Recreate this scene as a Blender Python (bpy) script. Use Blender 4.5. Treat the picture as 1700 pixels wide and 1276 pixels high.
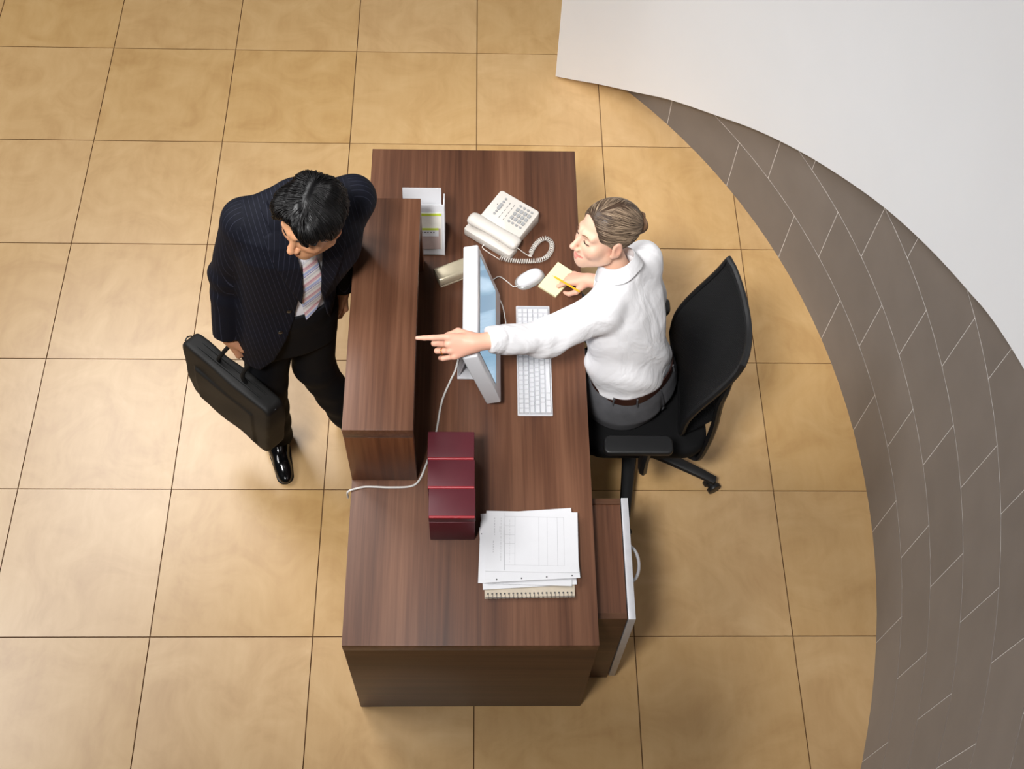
import bpy, bmesh, math, random
import numpy as np
from mathutils import Vector, Matrix

random.seed(7)
RNG = np.random.default_rng(7)
for o in list(bpy.data.objects):
    bpy.data.objects.remove(o)
scene = bpy.context.scene
C = scene.collection

# ------------------------------------------------------------------ camera
cd = bpy.data.cameras.new('camera')
cd.sensor_width = 36.0
cd.lens = 36.0 * 1949.48 / 1700.0
cam = bpy.data.objects.new('camera', cd)
cam.location = (1.79304, -4.37653, 4.27092)
cam.rotation_euler = (0.523269, -0.0309358, -0.0114743)
C.objects.link(cam)
scene.camera = cam

# ------------------------------------------------------------------ light
wd = bpy.data.worlds.new('atrium_daylight')
scene.world = wd
wd.use_nodes = True
wd.node_tree.nodes['Background'].inputs[0].default_value = (0.97, 0.985, 1.0, 1)
wd.node_tree.nodes['Background'].inputs[1].default_value = 0.04

def area(name, loc, target, sx, sy, power, col):
    l = bpy.data.lights.new(name, 'AREA')
    l.shape = 'RECTANGLE'
    l.size, l.size_y, l.energy, l.color = sx, sy, power, col
    o = bpy.data.objects.new(name, l)
    o.location = loc
    d = Vector(target) - Vector(loc)
    o.rotation_euler = d.to_track_quat('-Z', 'Y').to_euler()
    C.objects.link(o)
    return o
area('left_skylight', (-3.2, -1.6, 6.2), (0.8, -2.4, 0.0), 2.4, 2.4, 215, (1.0, 0.995, 0.99))
area('ceiling_spot', (-1.4, 1.0, 6.2), (1.2, -2.6, 0.0), 2.2, 2.2, 60, (1.0, 0.99, 0.98)).data.spread = math.radians(95)
area('figure_fill', (0.8, -4.6, 5.4), (1.9, -2.1, 1.0), 0.8, 0.8, 14.5, (1.0, 0.99, 0.98)).data.spread = math.radians(40)  # added fill from the camera side to brighten the figures, no real fixture
vs = scene.view_settings
vs.view_transform = 'Standard'
vs.look = 'None'
vs.gamma = 1.0
vs.use_curve_mapping = False
vs.exposure = 0.2

# ------------------------------------------------------------------ materials
def s2l(c):
    return tuple(((v / 255.0) / 12.92 if v / 255.0 <= 0.04045 else ((v / 255.0 + 0.055) / 1.055) ** 2.4) for v in c) + (1.0,)

def base_mat(name, rough=0.5, spec=0.5, metal=0.0):
    m = bpy.data.materials.new(name)
    m.use_nodes = True
    nt = m.node_tree
    b = nt.nodes['Principled BSDF']
    b.inputs['Roughness'].default_value = rough
    b.inputs['Specular IOR Level'].default_value = spec
    b.inputs['Metallic'].default_value = metal
    return m, nt, b

def nd(nt, t, **kw):
    n = nt.nodes.new(t)
    for k, v in kw.items():
        if k in n.inputs:
            n.inputs[k].default_value = v
        else:
            setattr(n, k, v)
    return n

def ramp(nt, stops):
    r = nt.nodes.new('ShaderNodeValToRGB')
    e = r.color_ramp.elements
    e[0].position, e[0].color = stops[0]
    e[1].position, e[1].color = stops[-1]
    for p, c in stops[1:-1]:
        x = e.new(p)
        x.color = c
    return r

def plain(name, rgb, rough=0.5, spec=0.5, metal=0.0, var=0.06, scale=30.0, bump=0.0, bscale=200.0, obj_var=0.0):
    """a paint / plastic / cloth colour with slight mottling"""
    m, nt, b = base_mat(name, rough, spec, metal)
    tc = nd(nt, 'ShaderNodeTexCoord')
    n = nd(nt, 'ShaderNodeTexNoise', Scale=scale, Detail=4.0)
    nt.links.new(tc.outputs['Object'], n.inputs['Vector'])
    c = s2l(rgb)
    lo = tuple(x * (1 - var) for x in c[:3]) + (1,)
    hi = tuple(min(1, x * (1 + var)) for x in c[:3]) + (1,)
    r = ramp(nt, [(0.3, lo), (0.7, hi)])
    nt.links.new(n.outputs['Fac'], r.inputs['Fac'])
    out = r.outputs['Color']
    if obj_var:
        oi = nd(nt, 'ShaderNodeObjectInfo')
        hs = nd(nt, 'ShaderNodeHueSaturation')
        mr = nd(nt, 'ShaderNodeMapRange')
        mr.inputs['To Min'].default_value = 1 - obj_var
        mr.inputs['To Max'].default_value = 1 + obj_var
        nt.links.new(oi.outputs['Random'], mr.inputs['Value'])
        nt.links.new(mr.outputs['Result'], hs.inputs['Value'])
        nt.links.new(out, hs.inputs['Color'])
        out = hs.outputs['Color']
    nt.links.new(out, b.inputs['Base Color'])
    if bump:
        n2 = nd(nt, 'ShaderNodeTexNoise', Scale=bscale, Detail=3.0)
        nt.links.new(tc.outputs['Object'], n2.inputs['Vector'])
        bp = nd(nt, 'ShaderNodeBump', Strength=bump, Distance=0.002)
        nt.links.new(n2.outputs['Fac'], bp.inputs['Height'])
        nt.links.new(bp.outputs['Normal'], b.inputs['Normal'])
    return m

def walnut(name, axis, dark=(62, 37, 26), mid=(94, 60, 42), light=(121, 83, 61), rough=0.42, seed=0.0):
    """walnut veneer, grain running along the given axis"""
    m, nt, b = base_mat(name, rough, 0.4)
    tc = nd(nt, 'ShaderNodeTexCoord')
    mp = nd(nt, 'ShaderNodeMapping')
    fine = [75.0, 75.0, 75.0]
    fine[axis] = 1.6
    mp.inputs['Scale'].default_value = fine
    mp.inputs['Location'].default_value = (seed, seed * 0.7, seed * 1.3)
    nt.links.new(tc.outputs['Object'], mp.inputs['Vector'])
    n1 = nd(nt, 'ShaderNodeTexNoise', Scale=1.0, Detail=6.0, Roughness=0.62, Distortion=0.25)
    nt.links.new(mp.outputs['Vector'], n1.inputs['Vector'])
    mp2 = nd(nt, 'ShaderNodeMapping')
    br = [8.0, 8.0, 8.0]
    br[axis] = 0.55
    mp2.inputs['Scale'].default_value = br
    mp2.inputs['Location'].default_value = (seed + 3, seed, seed)
    nt.links.new(tc.outputs['Object'], mp2.inputs['Vector'])
    n2 = nd(nt, 'ShaderNodeTexNoise', Scale=1.0, Detail=2.0, Distortion=0.4)
    nt.links.new(mp2.outputs['Vector'], n2.inputs['Vector'])
    mx = nd(nt, 'ShaderNodeMix', data_type='FLOAT')
    mx.inputs[0].default_value = 0.58
    nt.links.new(n1.outputs['Fac'], mx.inputs[2])
    nt.links.new(n2.outputs['Fac'], mx.inputs[3])
    r = ramp(nt, [(0.32, s2l(dark)), (0.5, s2l(mid)), (0.69, s2l(light))])
    nt.links.new(mx.outputs[0], r.inputs['Fac'])
    nt.links.new(r.outputs['Color'], b.inputs['Base Color'])
    bp = nd(nt, 'ShaderNodeBump', Strength=0.12, Distance=0.001)
    nt.links.new(n1.outputs['Fac'], bp.inputs['Height'])
    nt.links.new(bp.outputs['Normal'], b.inputs['Normal'])
    return m

def floor_tile_mat():
    m, nt, b = base_mat('honey_floor_tile', 0.32, 0.62)
    tc = nd(nt, 'ShaderNodeTexCoord')
    oi = nd(nt, 'ShaderNodeObjectInfo')
    sc = nd(nt, 'ShaderNodeVectorMath', operation='SCALE')
    sc.inputs['Scale'].default_value = 37.0
    comb = nd(nt, 'ShaderNodeCombineXYZ')
    for i in range(3):
        nt.links.new(oi.outputs['Random'], comb.inputs[i])
    nt.links.new(comb.outputs[0], sc.inputs[0])
    ad = nd(nt, 'ShaderNodeVectorMath', operation='ADD')
    nt.links.new(tc.outputs['Object'], ad.inputs[0])
    nt.links.new(sc.outputs[0], ad.inputs[1])
    n1 = nd(nt, 'ShaderNodeTexNoise', Scale=4.2, Detail=7.0, Roughness=0.58, Distortion=1.6)
    nt.links.new(ad.outputs[0], n1.inputs['Vector'])
    mp = nd(nt, 'ShaderNodeMapping')
    mp.inputs['Scale'].default_value = (34, 6, 6)
    nt.links.new(ad.outputs[0], mp.inputs['Vector'])
    n2 = nd(nt, 'ShaderNodeTexNoise', Scale=1.0, Detail=4.0)
    nt.links.new(mp.outputs[0], n2.inputs['Vector'])
    mx = nd(nt, 'ShaderNodeMix', data_type='FLOAT')
    mx.inputs[0].default_value = 0.22
    nt.links.new(n1.outputs['Fac'], mx.inputs[2])
    nt.links.new(n2.outputs['Fac'], mx.inputs[3])
    r = ramp(nt, [(0.28, s2l((192, 151, 98))), (0.5, s2l((206, 167, 113))), (0.72, s2l((216, 179, 126)))])
    nt.links.new(mx.outputs[0], r.inputs['Fac'])
    hs = nd(nt, 'ShaderNodeHueSaturation')
    mr = nd(nt, 'ShaderNodeMapRange')
    mr.inputs['To Min'].default_value = 0.955
    mr.inputs['To Max'].default_value = 1.03
    nt.links.new(oi.outputs['Random'], mr.inputs['Value'])
    nt.links.new(mr.outputs['Result'], hs.inputs['Value'])
    nt.links.new(r.outputs['Color'], hs.inputs['Color'])
    mr2 = nd(nt, 'ShaderNodeMapRange')
    mr2.inputs['To Min'].default_value = 1.04
    mr2.inputs['To Max'].default_value = 0.95
    nt.links.new(oi.outputs['Random'], mr2.inputs['Value'])
    nt.links.new(mr2.outputs['Result'], hs.inputs['Saturation'])
    nt.links.new(hs.outputs['Color'], b.inputs['Base Color'])
    return m

M = {}
M['tile'] = floor_tile_mat()
M['grout'] = plain('dark_tile_joint', (112, 84, 58), 0.9, 0.1)
M['wood_y'] = walnut('walnut_along_desk', 1)
M['wood_z'] = walnut('walnut_upright', 2, (60, 33, 19), (98, 57, 34), (126, 79, 50), seed=5.0)  # same walnut, warm light on the counter ends put into the colour
M['wood_x'] = walnut('walnut_across', 0, (58, 36, 23), (84, 55, 37), (104, 72, 50), seed=9.0)  # same walnut, darkened: shade on the end panels put into the colour
M['slate'] = plain('grey_wall_tile', (132, 124, 118), 0.5, 0.4, var=0.05, scale=6.0, obj_var=0.05)
M['joint'] = plain('pale_wall_joint', (236, 232, 228), 0.9, 0.1)
M['white_wall'] = plain('white_painted_plaster', (247, 249, 252), 0.75, 0.2, var=0.01, scale=3.0)
M['white_plastic'] = plain('white_gloss_plastic', (216, 216, 219), 0.25, 0.5, var=0.01)
M['cream_plastic'] = plain('off_white_plastic', (206, 200, 192), 0.35, 0.5, var=0.01)
M['grey_button'] = plain('grey_rubber_button', (150, 150, 150), 0.5, 0.3, var=0.02)
M['dark_print'] = plain('dark_print', (70, 70, 72), 0.6, 0.2)
M['key_gap'] = plain('keyboard_tray_grey', (176, 178, 184), 0.5, 0.3)
M['paper'] = plain('white_paper', (212, 212, 215), 0.8, 0.1, var=0.01)
M['ink'] = plain('grey_ink_line', (150, 150, 154), 0.8, 0.1)
M['board'] = plain('beige_cover_board', (190, 178, 160), 0.8, 0.1)
M['steel'] = plain('wire_steel', (180, 180, 180), 0.3, 0.5, 0.9)
M['silver'] = plain('brushed_silver', (196, 196, 200), 0.4, 0.5, 0.3)
M['champagne'] = plain('champagne_metal', (200, 188, 162), 0.3, 0.5, 0.4, var=0.1, scale=18)
M['maroon'] = plain('maroon_board', (86, 28, 36), 0.5, 0.35, var=0.05)
M['maroon_lid'] = plain('maroon_lid_board', (84, 32, 40), 0.45, 0.4, var=0.05)
M['red_edge'] = plain('bright_red_edge', (158, 30, 40), 0.4, 0.4)
M['note'] = plain('pale_yellow_paper', (226, 219, 176), 0.8, 0.1, var=0.01)
M['pencil'] = plain('yellow_lacquer', (240, 176, 30), 0.35, 0.5)
M['lead'] = plain('pencil_graphite', (50, 48, 48), 0.5)
M['raw_wood'] = plain('sharpened_wood', (224, 188, 140), 0.7)
M['cable'] = plain('white_cable_rubber', (214, 212, 208), 0.5, 0.4)
M['black_plastic'] = plain('black_plastic', (24, 24, 25), 0.45, 0.4)
M['black_fabric'] = plain('black_chair_fabric', (16, 16, 17), 0.85, 0.2, bump=0.3, bscale=500)
M['bag'] = plain('black_nylon', (23, 22, 21), 0.62, 0.35, bump=0.25, bscale=400)
M['bag_trim'] = plain('black_webbing', (20, 20, 20), 0.6, 0.3)
M['lime'] = plain('lime_print', (190, 206, 70), 0.6)
M['mauve'] = plain('mauve_print', (178, 158, 152), 0.6)
M['leaflet'] = plain('pale_leaflet', (226, 222, 212), 0.6)
M['text'] = plain('dark_text_ink', (110, 105, 105), 0.7)

def screen_mat():
    m, nt, b = base_mat('lit_blue_screen', 0.12, 0.5)
    tc = nd(nt, 'ShaderNodeTexCoord')
    w = nd(nt, 'ShaderNodeTexWave', Scale=1.6, Distortion=2.0)
    w.wave_type = 'BANDS'
    nt.links.new(tc.outputs['Object'], w.inputs['Vector'])
    r = ramp(nt, [(0.0, s2l((138, 178, 206))), (1.0, s2l((150, 190, 215)))])
    nt.links.new(w.outputs['Fac'], r.inputs['Fac'])
    nt.links.new(r.outputs['Color'], b.inputs['Emission Color'])
    b.inputs['Emission Strength'].default_value = 0.72
    b.inputs['Base Color'].default_value = s2l((70, 90, 105))
    return m
M['screen'] = screen_mat()

def clear_mat():
    m, nt, b = base_mat('clear_acrylic', 0.05, 0.5)
    b.inputs['Base Color'].default_value = (0.97, 0.98, 0.98, 1)
    b.inputs['Transmission Weight'].default_value = 0.9
    b.inputs['IOR'].default_value = 1.3
    return m
M['acrylic'] = clear_mat()

def mesh_mat():
    """open black chair netting: tiny see-through holes between woven threads"""
    m, nt, b = base_mat('black_chair_mesh', 0.6, 0.3)
    b.inputs['Base Color'].default_value = (0.008, 0.008, 0.009, 1)
    tc = nd(nt, 'ShaderNodeTexCoord')
    w = nd(nt, 'ShaderNodeTexWave', Scale=90.0)
    w.bands_direction = 'DIAGONAL'
    nt.links.new(tc.outputs['Object'], w.inputs['Vector'])
    bp = nd(nt, 'ShaderNodeBump', Strength=0.8, Distance=0.002)
    nt.links.new(w.outputs['Fac'], bp.inputs['Height'])
    nt.links.new(bp.outputs['Normal'], b.inputs['Normal'])
    r = ramp(nt, [(0.2, (0.003, 0.003, 0.0035, 1)), (0.9, (0.016, 0.016, 0.017, 1))])
    nt.links.new(w.outputs['Fac'], r.inputs['Fac'])
    nt.links.new(r.outputs['Color'], b.inputs['Base Color'])
    return m
M['chair_mesh'] = mesh_mat()

# ------------------------------------------------------------------ helpers
class MB:
    """collects simple shapes in world coordinates and links them as ONE mesh object"""
    def __init__(self):
        self.v, self.f = [], []
    def add(self, v, f):
        n = len(self.v)
        self.v += [tuple(p) for p in v]
        self.f += [tuple(i + n for i in q) for q in f]
        return self
    def box(self, x0, x1, y0, y1, z0, z1):
        return self.add([(x, y, z) for z in (z0, z1) for y in (y0, y1) for x in (x0, x1)],
                        [(0, 2, 3, 1), (4, 5, 7, 6), (0, 1, 5, 4), (2, 6, 7, 3), (0, 4, 6, 2), (1, 3, 7, 5)])
    def obox(self, c, ax, h):
        c = Vector(c)
        a = [Vector(v).normalized() * s for v, s in zip(ax, h)]
        return self.add([c + a[0] * i + a[1] * j + a[2] * k for k in (-1, 1) for j in (-1, 1) for i in (-1, 1)],
                        [(0, 2, 3, 1), (4, 5, 7, 6), (0, 1, 5, 4), (2, 6, 7, 3), (0, 4, 6, 2), (1, 3, 7, 5)])
    def prism(self, poly, z0, z1, fn=None):
        n = len(poly)
        v = [(p[0], p[1], z0) for p in poly] + [(p[0], p[1], z1) for p in poly]
        if fn:
            v = [fn(*p) for p in v]
        return self.add(v, [tuple(range(n))[::-1], tuple(range(n, 2 * n))] + [(i, (i + 1) % n, n + (i + 1) % n, n + i) for i in range(n)])
    def tube(self, path, r, n=8, closed=False, flat=1.0):
        P = [Vector(p) for p in path]
        R = r if isinstance(r, (list, tuple)) else [r] * len(P)
        rings = []
        up = None
        for i, p in enumerate(P):
            if closed:
                t = P[(i + 1) % len(P)] - P[i - 1]
            else:
                t = P[min(i + 1, len(P) - 1)] - P[max(i - 1, 0)]
            t.normalize()
            if up is None:
                up = Vector((0, 0, 1)) if abs(t.z) < 0.9 else Vector((1, 0, 0))
            s = t.cross(up)
            if s.length < 1e-6:
                s = t.orthogonal()
            s.normalize()
            up = s.cross(t).normalized()
            rings.append([p + s * (math.cos(2 * math.pi * k / n) * R[i]) + up * (math.sin(2 * math.pi * k / n) * R[i] * flat) for k in range(n)])
        v = [q for r_ in rings for q in r_]
        f = []
        m = len(P)
        for i in range(m if closed else m - 1):
            a, b_ = i * n, ((i + 1) % m) * n
            f += [(a + k, a + (k + 1) % n, b_ + (k + 1) % n, b_ + k) for k in range(n)]
        if not closed:
            f += [tuple(range(n))[::-1], tuple((m - 1) * n + k for k in range(n))]
        return self.add(v, f)
    def cyl(self, c0, c1, r, n=20):
        return self.tube([c0, c1], r if isinstance(r, list) else [r, r], n)
    def build(self, name, mat, parent=None, bevel=0.0, seg=2, smooth=True, sub=0):
        me = bpy.data.meshes.new(name)
        org = world_loc(parent) if parent else Vector((0, 0, 0))
        me.from_pydata([Vector(p) - org for p in self.v], [], self.f)
        bm = bmesh.new()
        bm.from_mesh(me)
        bmesh.ops.recalc_face_normals(bm, faces=bm.faces)
        if bevel:
            ed = [e for e in bm.edges if len(e.link_faces) == 2 and e.calc_face_angle(0) > 0.5]
            bmesh.ops.bevel(bm, geom=ed, offset=bevel, segments=seg, affect='EDGES', profile=0.5)
        bm.to_mesh(me)
        bm.free()
        if smooth:
            me.shade_smooth()
            me.set_sharp_from_angle(angle=math.radians(38))
        me.materials.append(M[mat] if isinstance(mat, str) else mat)
        o = bpy.data.objects.new(name, me)
        C.objects.link(o)
        if parent:
            o.parent = parent
        if sub:
            md = o.modifiers.new('smooth', 'SUBSURF')
            md.levels = md.render_levels = sub
        return o

def world_loc(o):
    p = Vector(o.location)
    while o.parent:
        o = o.parent
        p += Vector(o.location)
    return p

def tag(o, label, cat, group=None):
    o['label'] = label
    o['category'] = cat
    if group:
        o['group'] = group
    return o

def thing(name, loc, label, cat, group=None):
    o = bpy.data.objects.new(name, None)
    o.empty_display_size = 0.05
    o.location = loc
    C.objects.link(o)
    return tag(o, label, cat, group)

def smooth_path(pts, n=12, closed=False):
    """Catmull-Rom through the points"""
    P = [Vector(p) for p in pts]
    out = []
    m = len(P)
    for i in range(m if closed else m - 1):
        if closed:
            a, b, c, d = P[i - 1], P[i], P[(i + 1) % m], P[(i + 2) % m]
        else:
            a, b, c, d = P[max(i - 1, 0)], P[i], P[i + 1], P[min(i + 2, m - 1)]
        for k in range(n):
            t = k / n
            out.append(0.5 * ((2 * b) + (c - a) * t + (2 * a - 5 * b + 4 * c - d) * t * t + (3 * b - a - 3 * c + d) * t ** 3))
    if not closed:
        out.append(P[-1])
    return out

def rrect(w, h, r, n=5):
    """rounded rectangle outline centred on the origin"""
    out = []
    for cx, cy, a0 in ((w - r, h - r, 0), (-w + r, h - r, 90), (-w + r, -h + r, 180), (w - r, -h + r, 270)):
        for k in range(n + 1):
            a = math.radians(a0 + 90 * k / n)
            out.append((cx + r * math.cos(a), cy + r * math.sin(a)))
    return out

def struct(o):
    o['kind'] = 'structure'
    return o

# ------------------------------------------------------------------ the room
CX, CY, RW = 0.224, -2.382, 3.155        # the curved wall is part of this circle
def pol(a, r, z):
    return (CX + r * math.cos(math.radians(a)), CY + r * math.sin(math.radians(a)), z)

RIM = [(48.5, 2.965, 0.012), (46.42, 3.005, 0.03), (44.59, 3.04, 0.052), (41.25, 3.09, 0.104), (37.42, 3.105, 0.213), (32.17, 3.11, 0.362),
       (27.6, 3.11, 0.508), (22.62, 3.11, 0.659), (17.47, 3.11, 0.811), (12.09, 3.11, 0.973), (7.75, 3.11, 1.099), (1.77, 3.11, 1.275),
       (-1.3, 3.11, 1.373), (-6.47, 3.11, 1.523), (-14, 3.11, 1.745), (-22, 3.11, 1.98), (-30, 3.11, 2.215), (-38, 3.11, 2.45)]
def rim_at(a):
    for (a0, r0, z0), (a1, r1, z1) in zip(RIM[:-1], RIM[1:]):
        if a0 >= a >= a1:
            t = (a0 - a) / (a0 - a1)
            return r0 + (r1 - r0) * t, z0 + (z1 - z0) * t
    return RIM[-1][1:] if a < RIM[-1][0] else RIM[0][1:]

floor = struct(MB().box(-2.6, 4.4, -5.6, 2.4, -0.06, -0.004).build('floor', 'grout', smooth=False))
floor['label'] = 'honey coloured square tile floor of the lobby'
wall_poly = [pol(a, RW + 0.004, 0)[:2] for a in range(-60, 47, 2)]
def clip(poly):
    """keep the part of a tile that lies inside the curved wall"""
    mxp, myp = sum(p[0] for p in poly) / 4, sum(p[1] for p in poly) / 4
    for (ax, ay), (bx, by) in zip(wall_poly[:-1], wall_poly[1:]):
        if math.hypot((ax + bx) / 2 - mxp, (ay + by) / 2 - myp) > 0.75:
            continue
        out = []
        for i in range(len(poly)):
            p, q = poly[i - 1], poly[i]
            dp = (bx - ax) * (p[1] - ay) - (by - ay) * (p[0] - ax)
            dq = (bx - ax) * (q[1] - ay) - (by - ay) * (q[0] - ax)
            if (dp >= 0) != (dq >= 0):
                t = dp / (dp - dq)
                out.append((p[0] + (q[0] - p[0]) * t, p[1] + (q[1] - p[1]) * t))
            if dq >= 0:
                out.append(q)
        poly = out
        if len(poly) < 3:
            return []
    return poly
G = 0.0021
full = None
for r in range(-4, 9):
    for c in range(-4, 7):
        x0, x1, y1, y0 = 0.6 * c + G, 0.6 * (c + 1) - G, -0.6 * r - G, -0.6 * (r + 1) + G
        sq = [(x0, y0), (x1, y0), (x1, y1), (x0, y1)]
        if all(math.hypot(p[0] - CX, p[1] - CY) < RW for p in sq) or x1 < 2.2 or y0 > 0.29:
            if full is None:
                mb = MB().prism([(-0.3 + G, -0.3 + G), (0.3 - G, -0.3 + G), (0.3 - G, 0.3 - G), (-0.3 + G, 0.3 - G)], -0.004, 0.0)
                t = mb.build('floor_tile', 'tile', None, smooth=False)
                full = t.data
            else:
                t = bpy.data.objects.new('floor_tile', full)
                C.objects.link(t)
            t.parent = floor
            t.location = ((x0 + x1) / 2, (y0 + y1) / 2, 0)
        else:
            pl = sq if math.degrees(math.atan2((y0 + y1) / 2 - CY, (x0 + x1) / 2 - CX)) > 47 else clip(sq)
            if len(pl) >= 3:
                mx_, my_ = (x0 + x1) / 2, (y0 + y1) / 2
                t = MB().prism([(p[0] - mx_, p[1] - my_) for p in pl], -0.004, 0.0).build('floor_tile', 'tile', None, smooth=False)
                t.parent = floor
                t.location = (mx_, my_, 0)

# grey tiled curved wall under the stair
mb = MB()
angs = [46 - 2 * i for i in range(43)]
for a, b in zip(angs[:-1], angs[1:]):
    za, zb = rim_at(a)[1] + 0.5, rim_at(b)[1] + 0.5
    ra, rb = RW + 0.0012, RW + 0.16
    v = [pol(a, ra, -0.004), pol(b, ra, -0.004), pol(b, ra, zb), pol(a, ra, za), pol(a, rb, -0.004), pol(b, rb, -0.004), pol(b, rb, zb), pol(a, rb, za)]
    mb.add(v, [(0, 1, 2, 3), (5, 4, 7, 6), (3, 2, 6, 7), (1, 0, 4, 5)])
wall = struct(mb.build('wall_right', 'joint'))
wall['label'] = 'curved wall clad in grey tiles with pale joints'
GA = math.degrees(0.0019 / RW)
for course in range(8):
    off = 4.7 if course % 2 == 0 else 0.55
    for k in range(-6, 6):
        a1, a0 = off + 8.24 * (k + 1) - GA, off + 8.24 * k + GA
        a1, a0 = min(a1, 45.9), max(a0, -37.9)
        if a0 >= a1 - 0.5 or course * 0.3 > rim_at(a0)[1] + 0.12:
            continue
        mb = MB()
        n = 5
        z0, z1 = course * 0.3 + 0.0021, course * 0.3 + 0.2979
        if course == 0:
            z0 = 0.0
        v = []
        for i in range(n):
            a = a0 + (a1 - a0) * i / (n - 1)
            v += [pol(a, RW, z0), pol(a, RW, z1), pol(a, RW + 0.004, z0), pol(a, RW + 0.004, z1)]
        f = [(0, 2, 3, 1), (4 * n - 4, 4 * n - 3, 4 * n - 1, 4 * n - 2)]
        for i in range(n - 1):
            p, q = 4 * i, 4 * i + 4
            f += [(p, p + 1, q + 1, q), (p + 1, p + 3, q + 3, q + 1), (p + 2, p, q, q + 2)]
        mb.add(v, f).build('wall_tile', 'slate', wall)

# white solid stair balustrade rising along the curved wall
mb = MB()
dense = [tuple(p) for p in smooth_path(RIM, 8)]
TH = 0.10
bv_, bf_ = [], []
for a, r, z in dense:
    bv_ += [pol(a, r, z), pol(a, r, z + 1.35), pol(a, r + TH, z + 1.35), pol(a, r + TH, z)]
for i in range(len(dense) - 1):
    p, q = 4 * i, 4 * i + 4
    bf_ += [(p + k, p + (k + 1) % 4, q + (k + 1) % 4, q + k) for k in range(4)]
bf_ += [(0, 1, 2, 3), (4 * len(dense) - 4, 4 * len(dense) - 1, 4 * len(dense) - 2, 4 * len(dense) - 3)]
mb.add(bv_, bf_)
bal = MB()
bal.v, bal.f = mb.v, mb.f
wb = struct(bal.build('wall_back', 'white_wall'))
wb['label'] = 'smooth white curved balustrade wall rising with the stair'

# ------------------------------------------------------------------ desk
DX0, DX1, DY0, DY1, DH = 1.39, 2.187, -3.261, -1.263, 0.72
desk = thing('reception_desk', ((DX0 + DX1) / 2, (DY0 + DY1) / 2, 0), 'long dark walnut reception desk standing on the tile floor', 'desk')
MB().box(DX0, DX1, DY0, DY1, DH - 0.05, DH).build('desktop', 'wood_y', desk, 0.0015)
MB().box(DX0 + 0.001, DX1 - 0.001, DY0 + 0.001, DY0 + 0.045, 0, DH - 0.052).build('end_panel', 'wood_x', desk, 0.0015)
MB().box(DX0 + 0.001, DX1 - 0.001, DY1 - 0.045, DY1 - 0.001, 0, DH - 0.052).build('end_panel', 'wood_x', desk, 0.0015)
MB().box(DX0 + 0.001, DX0 + 0.03, DY0 + 0.046, DY1 - 0.046, 0.0, DH - 0.052).build('modesty_panel', 'wood_y', desk, 0.0015)

KX0, KX1, KY0, KY1, KH = 1.39, 1.607, -2.70, -1.799, 1.08
ctr = thing('counter_box', ((KX0 + KX1) / 2, (KY0 + KY1) / 2, DH), 'raised walnut transaction counter standing on the desk in front of the man', 'counter')
MB().box(KX0, KX1, KY0, KY1, KH - 0.05, KH).build('counter_top', 'wood_y', ctr, 0.0015)
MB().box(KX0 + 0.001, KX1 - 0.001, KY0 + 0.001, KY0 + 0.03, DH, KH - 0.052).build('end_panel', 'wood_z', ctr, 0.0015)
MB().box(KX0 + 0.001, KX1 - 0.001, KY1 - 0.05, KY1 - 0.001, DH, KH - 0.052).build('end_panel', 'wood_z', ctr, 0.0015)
MB().box(KX0 + 0.001, KX0 + 0.03, KY0 + 0.031, KY1 - 0.051, DH, KH - 0.052).build('front_panel', 'wood_y', ctr, 0.0015)
MB().box(KX0 + 0.031, KX1 - 0.03, KY0 + 0.031, KY1 - 0.051, 0.885, 0.905).build('shelf', 'wood_y', ctr, 0.001)

# drawer pedestal half under the desk
PX0, PX1, PY0, PY1, PH = 1.75, 2.288, -3.155, -2.735, 0.66
ped = thing('pedestal_cabinet', ((PX0 + PX1) / 2, (PY0 + PY1) / 2, 0), 'low walnut pedestal cabinet with pale grey front under the desk edge', 'cabinet')
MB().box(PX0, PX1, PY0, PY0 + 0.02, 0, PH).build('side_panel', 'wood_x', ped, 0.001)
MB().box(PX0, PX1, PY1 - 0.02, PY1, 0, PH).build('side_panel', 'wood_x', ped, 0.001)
MB().box(PX0, PX1, PY0 + 0.0205, PY1 - 0.0205, PH - 0.024, PH - 0.004).build('top_panel', 'wood_y', ped, 0.001)
MB().box(PX0, PX0 + 0.018, PY0 + 0.0205, PY1 - 0.0205, 0.02, PH - 0.025).build('back_panel', 'wood_y', ped)
for i, (z0, z1) in enumerate(((0.03, PH),)):
    d = MB().box(PX1 + 0.0035, PX1 + 0.027, PY0 - 0.002, PY1 + 0.002, z0, z1).build('door', 'silver', ped, 0.001)
    zz = z1 - 0.06
    yc = -2.945
    pth = [(PX1 + 0.024, yc - 0.064, zz)] + [(PX1 + 0.024 + 0.034 * math.sin(math.pi * k / 10), yc - 0.064 * math.cos(math.pi * k / 10), zz) for k in range(1, 10)] + [(PX1 + 0.024, yc + 0.064, zz)]
    MB().tube(pth, 0.0055, 8).build('bow_handle', 'silver', d)

# ------------------------------------------------------------------ things on the desk
# three maroon boxes in a row
for i, (x0, x1, y0, y1, lab) in enumerate(((1.646, 1.796, -2.7105, -2.612, 'maroon card index box farthest from the papers, over the white cable'),
                                           (1.649, 1.798, -2.811, -2.7125, 'maroon card index box in the middle of the row of three'),
                                           (1.654, 1.800, -2.912, -2.813, 'maroon card index box next to the papers, its front fully seen'))):
    b = thing('index_box', ((x0 + x1) / 2, (y0 + y1) / 2, DH), lab, 'box', 'maroon boxes in a row on the desk')
    MB().box(x0 + 0.001, x1 - 0.001, y0 + 0.001, y1 - 0.001, DH, 0.8612).build('body', 'maroon', b, 0.002)
    MB().box(x0, x1, y0 + 0.002, y1, 0.862, 0.906).build('lid', 'maroon_lid', b, 0.003)
    rim = MB().tube([(x0 + 0.002, y0 + 0.001, 0.9045), (x1 - 0.002, y0 + 0.001, 0.9045)], 0.0042, 8).build('lid_lip', 'red_edge', b)

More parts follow.
